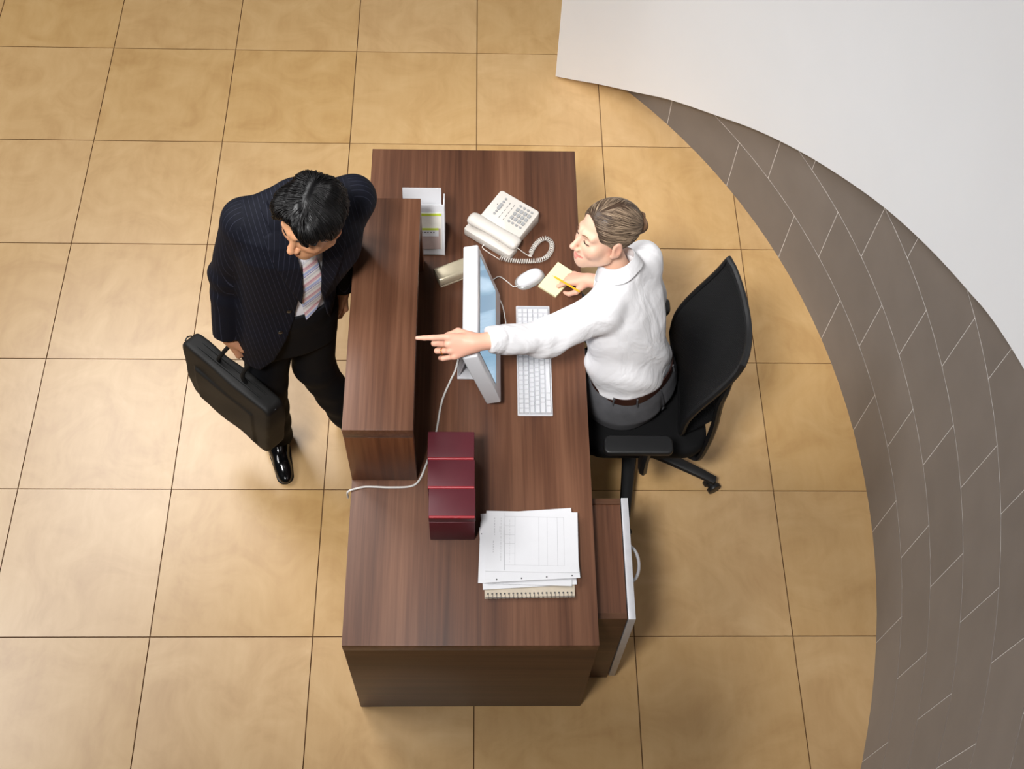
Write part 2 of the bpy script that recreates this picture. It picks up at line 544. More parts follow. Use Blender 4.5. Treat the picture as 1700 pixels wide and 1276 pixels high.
# paper stack
def sheet(cx, cy, z, rot, w, h, th, name, mat, parent=None, bevel=0):
    a = math.radians(rot)
    return MB().obox((cx, cy, z), ((math.cos(a), math.sin(a), 0), (-math.sin(a), math.cos(a), 0), (0, 0, 1)), (w / 2, h / 2, th / 2)).build(name, mat, parent, bevel, smooth=False)

nb = thing('spiral_notebook', (1.972, -3.0, DH), 'spiral notebook with beige cover at the bottom of the paper stack', 'notebook')
sheet(1.972, -3.003, DH + 0.008, 1.0, 0.281, 0.206, 0.010, 'pages', 'paper', nb)
sheet(1.972, -3.003, DH + 0.0145, 1.0, 0.285, 0.210, 0.0022, 'cover', 'board', nb, 0.0004)
sheet(1.972, -3.003, DH + 0.0015, 1.0, 0.285, 0.210, 0.0022, 'back_cover', 'board', nb, 0.0004)
ca, sa = math.cos(math.radians(1)), math.sin(math.radians(1))
def nbp(u, v, z):
    return (1.972 + u * ca - v * sa, -3.003 + u * sa + v * ca, z)
for k in range(21):
    u = -0.132 + 0.0132 * k
    hole = MB().cyl(nbp(u, -0.094, DH + 0.0152), nbp(u, -0.094, DH + 0.0162), 0.0031, 8).build('punched_hole', 'dark_print', nb)
    ring = [nbp(u + 0.0008, -0.0995 + 0.0085 * math.cos(t), DH + 0.0092 + 0.0085 * math.sin(t)) for t in np.linspace(0, 2 * math.pi, 14)[:-1]]
    MB().tube(ring, 0.0008, 5, closed=True).build('wire_ring', 'steel', nb)

SHEETS = [(1.968, -2.972, 3.5, 0.298, 0.212, 'sheet of white paper at the bottom right of the stack, corner by the spiral'),
          (1.962, -2.966, -2.0, 0.297, 0.210, 'white sheet whose left edge sticks out beside the maroon boxes'),
          (1.973, -2.925, 4.2, 0.297, 0.212, 'white sheet whose far corner shows beyond the top of the stack'),
          (1.978, -2.953, 3.2, 0.300, 0.212, 'punched white sheet with four dark holes along its near edge'),
          (1.983, -2.928, -1.0, 0.297, 0.208, 'top white form with ruled boxes on the paper stack')]
zs = DH + 0.0170
for i, (cx, cy, rot, w, h, lab) in enumerate(SHEETS):
    p = thing('paper_sheet', (cx, cy, zs), lab, 'paper', 'sheets of the paper stack')
    th = 0.0028 if i < 4 else 0.0016
    sheet(cx, cy, zs + th / 2, rot, w, h, th, 'sheet', 'paper', p)
    zt = zs + th
    a = math.radians(rot)
    def sp(u, v, z=0.0):
        return (cx + u * math.cos(a) - v * math.sin(a), cy + u * math.sin(a) + v * math.cos(a), zt + z)
    if i == 3:
        for u in (-0.115, -0.036, 0.044, 0.125):
            MB().cyl(sp(u, -0.0975, -0.0004), sp(u, -0.0975, 0.0003), 0.0026, 10).build('punch_hole', 'dark_print', p)
    if i == 1:
        for v in (0.062, 0.088):
            MB().cyl(sp(-0.143, v, -0.0004), sp(-0.143, v, 0.0003), 0.002, 10).build('punch_hole', 'dark_print', p)
    if i == 4:
        ln = MB()
        def rule(u0, v0, u1, v1, wd=0.0007):
            d = Vector((u1 - u0, v1 - v0, 0)).normalized()
            n = Vector((-d.y, d.x, 0)) * wd / 2
            q = [sp(u0 + n.x, v0 + n.y, 0.0002), sp(u1 + n.x, v1 + n.y, 0.0002), sp(u1 - n.x, v1 - n.y, 0.0002), sp(u0 - n.x, v0 - n.y, 0.0002)]
            ln.add(q, [(0, 1, 2, 3)])
        rule(-0.088, 0.098, -0.088, -0.1, 0.0012)
        rule(-0.088, 0.085, 0.103, 0.085)
        rule(-0.088, -0.082, 0.103, -0.082, 0.0004)
        for v in (0.052, 0.021, -0.008, -0.042):
            rule(-0.088, v, -0.055, v, 0.0005)
        for u in (-0.055, 0.022, 0.049, 0.082, 0.103):
            rule(u, 0.085, u, -0.082, 0.0006)
        ln.build('ruled_lines', 'ink', p, smooth=False)
        tx = MB()
        def words(u, v0, v1, wd):
            v = v0
            while v > v1:
                L = random.uniform(0.004, 0.011)
                tx.add([sp(u - wd / 2, v, 0.0002), sp(u + wd / 2, v, 0.0002), sp(u + wd / 2, v - L, 0.0002), sp(u - wd / 2, v - L, 0.0002)], [(0, 1, 2, 3)])
                v -= L + 0.003
        words(-0.1205, 0.08, 0.022, 0.0012)
        words(-0.124, 0.0, -0.038, 0.0016)
        words(-0.104, 0.05, 0.03, 0.001)
        words(-0.1, 0.08, -0.07, 0.0009)
        words(-0.091, 0.06, 0.0, 0.001)
        words(-0.072, 0.074, -0.07, 0.0006)
        tx.build('printed_text', 'ink', p, smooth=False)
    zs += th + 0.0003

# display
mon = thing('computer_monitor', (1.80, -2.215, DH), 'white flat computer monitor with light blue screen, back to the counter', 'monitor')
my0, my1 = -2.437, -1.995
zt_, zb_ = 1.085, 0.785
fwd = Vector((1.0, 0, 0.27)).normalized()
upv = Vector((-0.082, 0, zt_ - zb_)).normalized()
ctrm = Vector((1.8455, (my0 + my1) / 2, (zt_ + zb_) / 2)) - fwd * 0.026
hh, hw = 0.1555, (my1 - my0) / 2
MB().obox(ctrm, ((0, 1, 0), upv, fwd), (hw, hh, 0.026)).build('housing', 'white_plastic', mon, 0.006, 3)
fp = ctrm + fwd * 0.0262
def mp_(u, v, d=0.0):
    return fp + Vector((0, 1, 0)) * u + upv * v + fwd * d
MB().add([mp_(-0.19, -0.082, .0006), mp_(0.19, -0.082, .0006), mp_(0.19, 0.128, .0006), mp_(-0.19, 0.128, .0006)], [(0, 1, 2, 3)]).build('screen', 'screen', mon)
fr = MB()
for u0, u1, v0, v1 in ((-0.194, 0.194, 0.128, 0.132), (-0.194, 0.194, -0.086, -0.082), (-0.194, -0.19, -0.082, 0.128), (0.19, 0.194, -0.082, 0.128)):
    fr.add([mp_(u0, v0, .0007), mp_(u1, v0, .0007), mp_(u1, v1, .0007), mp_(u0, v1, .0007)], [(0, 1, 2, 3)])
fr.build('screen_rim', 'grey_button', mon)
foot = [(1.722, -2.312), (1.90, -2.312), (1.90, -2.115), (1.722, -2.115)]
MB().box(1.735, 1.885, -2.310, -2.118, DH, DH + 0.007).build('foot', 'silver', mon, 0.003)
st = MB()
st.add([(1.737, -2.30, DH + .006), (1.744, -2.30, DH + .008), (1.744, -2.128, DH + .008), (1.737, -2.128, DH + .006),
        (1.792, -2.275, 0.93), (1.799, -2.275, 0.93), (1.799, -2.153, 0.93), (1.792, -2.153, 0.93)],
       [(0, 1, 5, 4), (1, 2, 6, 5), (2, 3, 7, 6), (3, 0, 4, 7), (4, 5, 6, 7), (3, 2, 1, 0)])
st.build('stand', 'silver', mon, 0.002)
# white power cable along the desk and over its left edge
path = smooth_path([(1.738, -2.25, 0.76), (1.728, -2.275, 0.725), (1.71, -2.32, 0.7235), (1.683, -2.40, 0.7235), (1.667, -2.51, 0.7235), (1.648, -2.595, 0.7235), (1.632, -2.65, 0.7235), (1.613, -2.700, 0.7235),
                    (1.585, -2.722, 0.7235), (1.52, -2.726, 0.7235), (1.44, -2.724, 0.7235), (1.40, -2.733, 0.7240), (1.386, -2.738, 0.7238), (1.3775, -2.742, 0.715), (1.3765, -2.743, 0.68)], 8)
tag(MB().tube(path, 0.0034, 8).build('power_cable', 'cable'), 'white power cable running from the monitor over the desk edge', 'cable')

# keyboard
kb = thing('keyboard', (2.006, -2.228, DH), 'white computer keyboard under the outstretched arm', 'keyboard')
KBY0, KBX0 = -2.456, 1.947
MB().box(KBX0 - 0.003, KBX0 + 0.119, KBY0, KBY0 + 0.452, DH + 0.002, DH + 0.009).build('tray', 'white_plastic', kb, 0.003)
MB().box(KBX0 + 0.001, KBX0 + 0.114, KBY0 + 0.004, KBY0 + 0.448, DH + 0.009, DH + 0.0103).build('key_bed', 'key_gap', kb)
UY = 0.0187
keymesh = {}
def key(row, u0, wu, drow=1):
    """row 0 is farthest from the typist; u0 in key widths from the left end"""
    rowh = 0.0187
    x0 = KBX0 + 0.001 + row * rowh
    x1 = x0 + drow * rowh
    y0 = KBY0 + 0.0055 + u0
    y1 = y0 + wu
    cx, cy = (x0 + x1) / 2, (y0 + y1) / 2
    kk = (round(wu, 4), drow)
    if kk not in keymesh:
        hx, hy = (x1 - x0) / 2 - 0.0008, (y1 - y0) / 2 - 0.0008
        v = [(sx * hx, sy * hy, 0) for sx, sy in ((-1, -1), (1, -1), (1, 1), (-1, 1))] + [(sx * (hx - 0.0018), sy * (hy - 0.0018), 0.0065) for sx, sy in ((-1, -1), (1, -1), (1, 1), (-1, 1))]
        me = bpy.data.meshes.new('key')
        me.from_pydata(v, [], [(3, 2, 1, 0), (4, 5, 6, 7)] + [(i, (i + 1) % 4, 4 + (i + 1) % 4, 4 + i) for i in range(4)])
        me.materials.append(M['white_plastic'])
        keymesh[kk] = me
    o = bpy.data.objects.new('key', keymesh[kk])
    C.objects.link(o)
    o.parent = kb
    o.location = Vector((cx, cy, DH + 0.0103)) - kb.location
ROWS = [[1] * 15, [1] * 13 + [2], [1.5] + [1] * 12 + [1.5], [1.75] + [1] * 11 + [2.25], [2.25] + [1] * 10 + [2.75], [1.5, 1.25, 1.5, 6.5, 1.5, 1.25, 1.5]]
for r_, ws in enumerate(ROWS):
    u = 0
    for w_ in ws:
        key(r_, u * UY, w_ * UY)
        u += w_
nav0 = 15 * UY + 0.009
for r_ in (0, 1, 2):
    for k in range(3):
        key(r_, nav0 + k * UY, UY)
key(4, nav0 + UY, UY)
for k in range(3):
    key(5, nav0 + k * UY, UY)
num0 = nav0 + 3 * UY + 0.009
for r_ in range(0, 4):
    for k in range(4):
        key(r_, num0 + k * UY, UY)
for k in range(3):
    key(4, num0 + k * UY, UY)
key(5, num0, 2 * UY)
key(5, num0 + 2 * UY, UY)
key(4, num0 + 3 * UY, UY, 2)
cab = smooth_path([(1.946, -2.20, DH + 0.006), (1.915, -2.15, DH + 0.004), (1.905, -2.06, DH + 0.004), (1.892, -1.99, DH + 0.004), (1.862, -1.95, DH + 0.004), (1.81, -2.0, DH + 0.004)], 8)
MB().tube(cab, 0.002, 6).build('cord', 'cable', kb)

# mouse
ms = thing('mouse', (1.997, -1.880, DH), 'white oval mouse with clear edge on the desk', 'mouse')
def oval(name, mat, a_, b_, h0, h1, par, ang=35.0):
    mb = MB()
    rings = []
    ca_, sa_ = math.cos(math.radians(ang)), math.sin(math.radians(ang))
    for t in np.linspace(0, math.pi / 2, 7):
        rr = math.cos(t) ** 0.6 if t < math.pi / 2 - 1e-6 else 0.02
        ring = []
        for k in range(28):
            th = 2 * math.pi * k / 28
            u = a_ * rr * math.copysign(abs(math.cos(th)) ** 0.8, math.cos(th))
            v = b_ * rr * math.copysign(abs(math.sin(th)) ** 0.8, math.sin(th))
            ring.append((1.997 + u * ca_ - v * sa_, -1.880 + u * sa_ + v * ca_, DH + h0 + (h1 - h0) * math.sin(t)))
        rings.append(ring)
    v = [p for r_ in rings for p in r_]
    f = [tuple(range(28))[::-1], tuple(range(6 * 28, 7 * 28))]
    for i in range(6):
        f += [(i * 28 + k, i * 28 + (k + 1) % 28, (i + 1) * 28 + (k + 1) % 28, (i + 1) * 28 + k) for k in range(28)]
    return mb.add(v, f).build(name, mat, par)
M['mouse_edge'] = plain('clear_grey_edge', (150, 147, 144), 0.15, 0.5)
oval('clear_base', 'mouse_edge', 0.060, 0.036, 0.0, 0.013, ms)
oval('shell', 'white_plastic', 0.053, 0.029, 0.006, 0.026, ms)
MB().tube(smooth_path([(1.953, -1.913, DH + 0.006), (1.938, -1.917, DH + 0.003), (1.913, -1.893, DH + 0.003), (1.885, -1.872, DH + 0.003), (1.862, -1.885, DH + 0.003), (1.83, -1.90, DH + 0.003)], 8), 0.0018, 6).build('cord', 'cable', ms)

# note pad and pencil
npd = thing('note_pad', (2.098, -1.883, DH), 'pale yellow sticky note pad under the writing hand', 'notepad')
q = [(2.103, -1.807), (2.170, -1.861), (2.090, -1.962), (2.027, -1.915)]
MB().prism(q, DH, DH + 0.0085).build('pages', 'note', npd, smooth=False)
tag(MB().prism(q, DH + 0.0087, DH + 0.0089).build('top_sheet', 'note', npd, smooth=False), None, None)
for k_ in ('label', 'category'):
    del bpy.data.objects['top_sheet'][k_]

# brochure stand behind the counter end
bs = thing('brochure_stand', (1.61, -1.70, DH), 'white tiered brochure stand behind the far end of the counter', 'stand')
def leaf(name, mat, x0, x1, t0, t1, d, base, top, th=0.0015, par=None):
    b0, t_ = Vector(base), Vector(top)
    n = Vector((0, -(t_ - b0).z, (t_ - b0).y)).normalized()
    if n.y > 0:
        n = -n
    a0, a1 = b0.lerp(t_, t0) + n * d, b0.lerp(t_, t1) + n * d
    mb = MB()
    v = []
    for dd in (0, th):
        for p, x in ((a0, x0), (a0, x1), (a1, x1), (a1, x0)):
            v.append((x, p.y + n.y * dd, p.z + n.z * dd))
    mb.add(v, [(3, 2, 1, 0), (4, 5, 6, 7), (0, 1, 5, 4), (1, 2, 6, 5), (2, 3, 7, 6), (3, 0, 4, 7)])
    return mb.build(name, mat, par, smooth=False)
B0, B1 = (0, -1.772, DH + 0.004), (0, -1.685, 0.905)
C0, C1 = (0, -1.728, DH + 0.004), (0, -1.632, 0.935)
leaf('back_pocket', 'white_plastic', 1.531, 1.671, 0, 1, 0, C0, C1, 0.004, bs)
leaf('front_pocket', 'white_plastic', 1.531, 1.683, 0, 1, 0, B0, B1, 0.004, bs)
MB().box(1.531, 1.683, -1.775, -1.62, DH, DH + 0.005).build('base', 'white_plastic', bs, 0.001)
sd = MB()
sd.add([(1.679, -1.776, DH), (1.679, -1.62, DH), (1.679, -1.63, 0.90), (1.679, -1.692, 0.905), (1.683, -1.776, DH), (1.683, -1.62, DH), (1.683, -1.63, 0.90), (1.683, -1.692, 0.905)],
       [(0, 1, 2, 3), (7, 6, 5, 4), (0, 3, 7, 4), (3, 2, 6, 7), (2, 1, 5, 6), (1, 0, 4, 5)])
sd.build('side', 'white_plastic', bs)
lf = leaf('leaflet', 'leaflet', 1.533, 1.672, 0.12, 0.84, 0.0045, B0, B1, 0.002, bs)
leaf('green_band', 'lime', 1.533, 1.672, 0.79, 0.84, 0.0067, B0, B1, 0.0003, lf)
leaf('mauve_panel', 'mauve', 1.533, 1.668, 0.12, 0.54, 0.0067, B0, B1, 0.0003, lf)
cd_ = leaf('card', 'paper', 1.55, 1.661, 0.38, 0.55, 0.0072, B0, B1, 0.0006, lf)
leaf('card_green_band', 'lime', 1.55, 1.661, 0.505, 0.55, 0.0080, B0, B1, 0.0003, lf)
for k in range(7):
    x0 = 1.575 + k * 0.011
    leaf('printed_word', 'text', x0, x0 + random.uniform(0.005, 0.009), 0.455, 0.472, 0.0080, B0, B1, 0.0002, lf)

# champagne metal hole punch, half hidden by the monitor
tb = thing('metal_case', (1.73, -1.868, DH), 'champagne metal oblong case half hidden behind the monitor', 'case')
ax = Vector((0.90, 0.42, 0)).normalized()
ay = Vector((-ax.y, ax.x, 0))
cc = Vector((1.735, -1.862, 0))
def tp(u, v, z):
    p = cc + ax * u + ay * v
    return (p.x, p.y, z)
def rprism(u0, u1, prof, name, mat, bev=0.002):
    mb = MB()
    n = len(prof)
    v = [tp(u0, a, b) for a, b in prof] + [tp(u1, a, b) for a, b in prof]
    mb.add(v, [tuple(range(n)), tuple(range(n, 2 * n))[::-1]] + [(i, n + i, n + (i + 1) % n, (i + 1) % n) for i in range(n)])
    return mb.build(name, mat, tb, bev)
prof = [(p[0], DH + 0.031 + p[1]) for p in rrect(0.032, 0.021, 0.012, 5)]
rprism(-0.088, 0.09, prof, 'upper_shell', 'champagne', 0.004)
prof2 = [(p[0], DH + 0.005 + p[1]) for p in rrect(0.029, 0.005, 0.003, 3)]
rprism(-0.084, 0.088, prof2, 'base_plate', 'champagne', 0.001)

# telephone
ph = thing('telephone', (1.90, -1.66, DH), 'off-white corded push button telephone on the desk', 'telephone')
# local axes: u along the handset (towards the near right), v towards the far right
pu = Vector((0.168, -0.122, 0)).normalized()
pv = Vector((pu.y * -1, pu.x, 0)) * 1.0
pc = Vector((1.905, -1.645, 0))
def pp(u, v, z):
    p = pc + pu * u + pv * v
    return (p.x, p.y, z)
def pz(v):
    return DH + 0.030 + (v + 0.115) * 0.13          # sloping top face
def psolid(name, outline, zlo, zhi_fn, mat, par=ph, bev=0.003):
    n = len(outline)
    v = [pp(a, b, zlo) for a, b in outline] + [pp(a, b, zhi_fn(b)) for a, b in outline]
    return MB().add(v, [tuple(range(n))[::-1], tuple(range(n, 2 * n))] + [(i, (i + 1) % n, n + (i + 1) % n, n + i) for i in range(n)]).build(name, mat, par, bev)
PW, PL = 0.090, 0.104
psolid('body', [(a, b) for a, b in rrect(PW, PL, 0.012, 4)], DH, lambda v: pz(v), 'cream_plastic', ph, 0.004)
# cradle side
psolid('cradle', [(a, b - 0.088) for a, b in rrect(0.106, 0.029, 0.01, 4)], DH + 0.001, lambda v: DH + 0.036, 'cream_plastic', ph, 0.004)
# handset: a rounded bar with two swollen ends
hz = DH + 0.052
hp = [(-0.112, 0.018), (-0.106, 0.027), (-0.092, 0.030), (-0.07, 0.029), (-0.045, 0.0265), (0.0, 0.0255), (0.045, 0.0265), (0.07, 0.029), (0.092, 0.030), (0.106, 0.027), (0.112, 0.018)]
MB().tube([pp(u, -0.068, hz + 0.004 * math.cos(u * 14)) for u, _ in hp], [r_ for _, r_ in hp], 18, flat=0.62).build('handset', 'cream_plastic', ph, sub=1)
def btn(u, v, hu, hv, r_, mat='grey_button', h=0.0035, name='button'):
    z = pz(v)
    return psolid(name, [(u + a, v + b) for a, b in rrect(hu, hv, r_, 3)], z - 0.002, lambda w: pz(w) + h, mat, ph, 0.0)
for i in range(4):
    for j in range(3):
        btn(-0.003 + 0.0172 * i + 0.018, 0.025 + 0.0195 * j - 0.0, 0.0062, 0.0072, 0.003)
    btn(-0.003 + 0.0172 * i + 0.018, 0.006, 0.0052, 0.0040, 0.0035)
    btn(-0.003 + 0.0172 * i + 0.018, 0.083, 0.0052, 0.0040, 0.0035)
btn(-0.05, 0.040, 0.0065, 0.015, 0.005)
for v in (0.004, 0.017, 0.064, 0.078):
    btn(-0.05, v, 0.0045, 0.0045, 0.004)
for u in (-0.026, -0.007):
    for k in range(5):
        btn(u, 0.004 + 0.0165 * k, 0.0009, 0.0055, 0.0005, 'dark_print', 0.0004, 'printed_line')
btn(-0.064, 0.044, 0.0011, 0.003, 0.0005, 'dark_print', 0.0006, 'indicator')
# coiled handset cord on the desk
def P3(u, v, z):
    return Vector((u, v, z))
axis_pts = smooth_path([(1.889, -1.792, DH + 0.010), (1.93, -1.803, DH + 0.010), (1.985, -1.806, DH + 0.010), (2.045, -1.797, DH + 0.010), (2.075, -1.765, DH + 0.010), (2.082, -1.725, DH + 0.010),
                        (2.062, -1.700, DH + 0.010), (2.035, -1.712, DH + 0.010), (2.012, -1.745, DH + 0.010), (2.001, -1.772, DH + 0.010)], 40)
acc = [0.0]
for a, b in zip(axis_pts[:-1], axis_pts[1:]):
    acc.append(acc[-1] + (b - a).length)
turns = 46
hel = []
for k in range(turns * 9):
    s = acc[-1] * k / (turns * 9 - 1)
    i = min(max(np.searchsorted(acc, s) - 1, 0), len(axis_pts) - 2)
    p = axis_pts[i].lerp(axis_pts[i + 1], (s - acc[i]) / max(1e-9, acc[i + 1] - acc[i]))
    t = (axis_pts[i + 1] - axis_pts[i]).normalized()
    sd_ = t.cross(Vector((0, 0, 1)))
    th = 2 * math.pi * k / 9
    hel.append(p + sd_ * (0.0082 * math.cos(th)) + Vector((0, 0, 0.0078 * math.sin(th))))
lead0 = smooth_path([pp(-0.008, -0.119, DH + 0.016), pp(-0.002, -0.132, DH + 0.01), hel[0]], 6)
lead1 = smooth_path([hel[-1], (2.005, -1.785, DH + 0.012), (1.99, -1.780, DH + 0.012), pp(0.107, -0.072, DH + 0.04)], 6)
MB().tube(lead0[:-1] + hel + lead1[1:], 0.0019, 5).build('coiled_cord', 'cream_plastic', ph)

# ------------------------------------------------------------------ office chair
CHX, CHY = 2.42, -2.235
ch = thing('office_chair', (CHX, CHY, 0), 'black mesh-backed swivel office chair the woman sits on', 'chair')
seat = []
for a, b in rrect(0.235, 0.235, 0.09, 6):
    seat.append((2.415 + a, CHY + b))
MB().prism(seat, 0.415, 0.480).build('seat', 'black_fabric', ch, 0.022, 3)
MB().prism([(2.415 + (p[0] - 2.415) * 0.8, CHY + (p[1] - CHY) * 0.8) for p in seat], 0.385, 0.413).build('seat_pan', 'black_plastic', ch, 0.008)
# backrest: a gently dished mesh panel, top narrower corners, leaning back
def bpt(u, t, d=0.0):
    """u across (-1 near .. 1 far), t from 0 bottom to 1 top"""
    z = 0.505 + 0.51 * t
    k = min(1, max(0, (z - 0.60) / 0.44))
    x = 2.535 + 0.128 * (k * k * (3 - 2 * k)) + 0.050 * (1 - u * u) * (0.35 + 0.65 * t) + d
    half = 0.213 + 0.010 * math.sin(math.pi * t)
    return (x, -2.203 + u * half, z - 0.055 * (1 - u * u) * t * t)
def bsheet(name, mat, inset, th, nu=14, nt=16):
    v, f = [], []
    for dd in (0, th):
        for i in range(nt + 1):
            for j in range(nu + 1):
                u = (-1 + 2 * j / nu)
                t = i / nt
                # rounded corners
                cr = 0.0
                edge = max(0, (abs(u) - 0.75) / 0.25)
                tt = t
                if t > 0.85:
                    tt = 0.85 + (t - 0.85) * (1 - 0.12 * edge ** 2)
                if t < 0.12:
                    tt = 0.12 - (0.12 - t) * (1 - 0.5 * edge ** 2)
                v.append(bpt(u * inset, 0.5 + (tt - 0.5) * inset, dd))
    N = (nu + 1) * (nt + 1)
    for i in range(nt):
        for j in range(nu):
            a = i * (nu + 1) + j
            f.append((a, a + 1, a + nu + 2, a + nu + 1))
            f.append((N + a, N + a + nu + 1, N + a + nu + 2, N + a + 1))
    ring = [j for j in range(nu + 1)] + [i * (nu + 1) + nu for i in range(1, nt + 1)] + [nt * (nu + 1) + j for j in range(nu - 1, -1, -1)] + [i * (nu + 1) for i in range(nt - 1, 0, -1)]
    for a, b in zip(ring, ring[1:] + ring[:1]):
        f.append((a, N + a, N + b, b))
    return MB().add(v, f).build(name, mat, ch), ring, v
back, ring_, bv = bsheet('backrest', 'chair_mesh', 1.0, 0.012)
MB().tube([Vector(bv[i]) + Vector((0.008, 0, 0)) for i in ring_], 0.0125, 8, closed=True).build('back_rim', 'black_plastic', ch)
# outer rear frame: a bowed loop behind the mesh running down under the seat
lp_n = [(2.655, -2.395, 0.86), (2.645, -2.412, 0.74), (2.652, -2.418, 0.60), (2.650, -2.420, 0.46), (2.636, -2.418, 0.345), (2.585, -2.395, 0.355), (2.54, -2.33, 0.375)]
lp = smooth_path(lp_n + [(2.53, -2.203, 0.38)] + [(x, -4.406 - y, z) for x, y, z in lp_n[::-1]] + [(2.715, -2.203, 0.90)], 6, closed=True)
MB().tube(lp, 0.014, 8, closed=True, flat=1.5).build('back_frame', 'black_plastic', ch)
lm = smooth_path([(2.575, -2.40, 0.49), (2.60, -2.32, 0.50), (2.61, -2.203, 0.505), (2.60, -2.09, 0.50), (2.575, -2.006, 0.49)], 5)
lv, lf_ = [], []
for i, p in enumerate(lm):
    lv += [(p.x + 0.070, p.y, p.z + 0.11), (p.x - 0.01, p.y, p.z + 0.0)]
for i in range(len(lm) - 1):
    lf_.append((2 * i, 2 * i + 1, 2 * i + 3, 2 * i + 2))
lb = MB().add(lv, lf_)
n_ = len(lb.v)
lb.add([(x + 0.006, y, z) for x, y, z in lv], [q_[::-1] for q_ in lf_])
lb.build('lumbar_mesh', 'chair_mesh', ch)
MB().obox((2.53, CHY, 0.375), ((1, 0, 0), (0, 1, 0), (0, 0, 1)), (0.07, 0.05, 0.022)).build('tilt_mechanism', 'black_plastic', ch, 0.008)
# armrests
for s, yc in ((-1, -2.527), (1, -1.943)):
    pad = [(2.366 + (0.036 if s > 0 else 0.0) + a, yc + b - 0.008 * s * (1 - (a / 0.12) ** 2)) for a, b in rrect(0.121, 0.036, 0.022, 5)]
    arm = MB().prism(pad, 0.625, 0.652).build('armrest', 'black_plastic', ch, 0.008, 3)
    MB().tube(smooth_path([(2.40, yc, 0.626), (2.40, yc, 0.52), (2.41, yc + 0.02 * -s, 0.43), (2.42, yc - s * 0.10, 0.40), (2.42, yc - s * 0.2, 0.398)], 6), [0.03] * 25, 8, flat=0.6).build('arm_post', 'black_plastic', arm)
# gas lift and star base
MB().cyl((CHX, CHY, 0.13), (CHX, CHY, 0.385), 0.026, 20).build('gas_lift', 'black_plastic', ch)
MB().cyl((CHX, CHY, 0.07), (CHX, CHY, 0.135), [0.052, 0.04], 24).build('hub', 'black_plastic', ch, 0.004)
cm = None
for k in range(5):
    a = math.radians(-25 + 72 * k)
    dx, dy = math.cos(a), math.sin(a)
    leg = MB()
    leg.tube([(CHX + dx * 0.03, CHY + dy * 0.03, 0.105), (CHX + dx * 0.16, CHY + dy * 0.16, 0.098), (CHX + dx * 0.30, CHY + dy * 0.30, 0.082), (CHX + dx * 0.365, CHY + dy * 0.365, 0.070)], [0.030, 0.026, 0.022, 0.020], 10, flat=0.7)
    lg = leg.build('leg', 'black_plastic', ch)
    wx, wy = CHX + dx * 0.36, CHY + dy * 0.36
    b_ = a + 0.9
    tx_, ty_ = -math.sin(b_), math.cos(b_)
    cs = MB()
    for sgn in (-1, 1):
        cs.cyl((wx + tx_ * 0.008 * sgn, wy + ty_ * 0.008 * sgn, 0.028), (wx + tx_ * 0.026 * sgn, wy + ty_ * 0.026 * sgn, 0.028), 0.028, 18)
    cs.cyl((wx, wy, 0.03), (wx, wy, 0.068), 0.010, 10)
    cs.cyl((wx - tx_ * 0.010, wy - ty_ * 0.010, 0.030), (wx + tx_ * 0.010, wy + ty_ * 0.010, 0.030), 0.02, 14)
    cs.build('caster', 'black_plastic', lg, 0.002)

# ------------------------------------------------------------------ sculpting kit: smooth blended solids turned into one continuous surface
def V(*a):
    return np.array(a, dtype=np.float32)
def smin(a, b, k):
    if k <= 0:
        return np.minimum(a, b)
    h = np.clip(0.5 + 0.5 * (b - a) / k, 0, 1)
    return b * (1 - h) + a * h - k * h * (1 - h)
def smax(a, b, k):
    return -smin(-a, -b, k)
def sph(P, c, r):
    return np.sqrt(((P - V(*c)) ** 2).sum(-1)) - r
def cap(P, a, b, ra, rb=None):
    rb = ra if rb is None else rb
    a, b = V(*a), V(*b)
    ab = b - a
    t = np.clip(((P - a) @ ab) / max(1e-12, float(ab @ ab)), 0, 1)
    d = P - a - t[..., None] * ab
    return np.sqrt((d ** 2).sum(-1)) - (ra + (rb - ra) * t)
def ell(P, c, r):
    q = (P - V(*c)) / V(*r)
    k0 = np.sqrt((q ** 2).sum(-1)) + 1e-9
    k1 = np.sqrt(((q / V(*r)) ** 2).sum(-1)) + 1e-9
    return k0 * (k0 - 1) / k1
def loft(x, y, z, rows, e=2.3):
    """solid with elliptical sections (height, centre x, centre y, half width, half depth)"""
    R = np.array(rows, dtype=np.float32)
    zc = np.clip(z, R[0, 0], R[-1, 0])
    cx, cy, rx, ry = (np.interp(zc, R[:, 0], R[:, i]).astype(np.float32) for i in (1, 2, 3, 4))
    u, v = np.abs(x - cx) / rx, np.abs(y - cy) / ry
    k0 = (u ** e + v ** e + 1e-9) ** (1 / e)
    d = (k0 - 1) * np.minimum(rx, ry)
    return np.maximum(d, np.maximum(R[0, 0] - z, z - R[-1, 0]))
def poly2(x, y, pts):
    """signed distance to a polygon outline"""
    n = len(pts)
    d = np.full(x.shape, 1e9, np.float32)
    s = np.zeros(x.shape, bool)
    for i in range(n):
        ax_, ay_ = pts[i]
        bx_, by_ = pts[i - 1]
        ex, ey = bx_ - ax_, by_ - ay_
        wx_, wy_ = x - ax_, y - ay_
        t = np.clip((wx_ * ex + wy_ * ey) / (ex * ex + ey * ey + 1e-12), 0, 1)
        d = np.minimum(d, (wx_ - ex * t) ** 2 + (wy_ - ey * t) ** 2)
        c1, c2, c3 = y >= ay_, y < by_, ex * wy_ > ey * wx_
        s ^= (c1 & c2 & c3) | (~c1 & ~c2 & ~c3)
    d = np.sqrt(d)
    return np.where(s, -d, d)
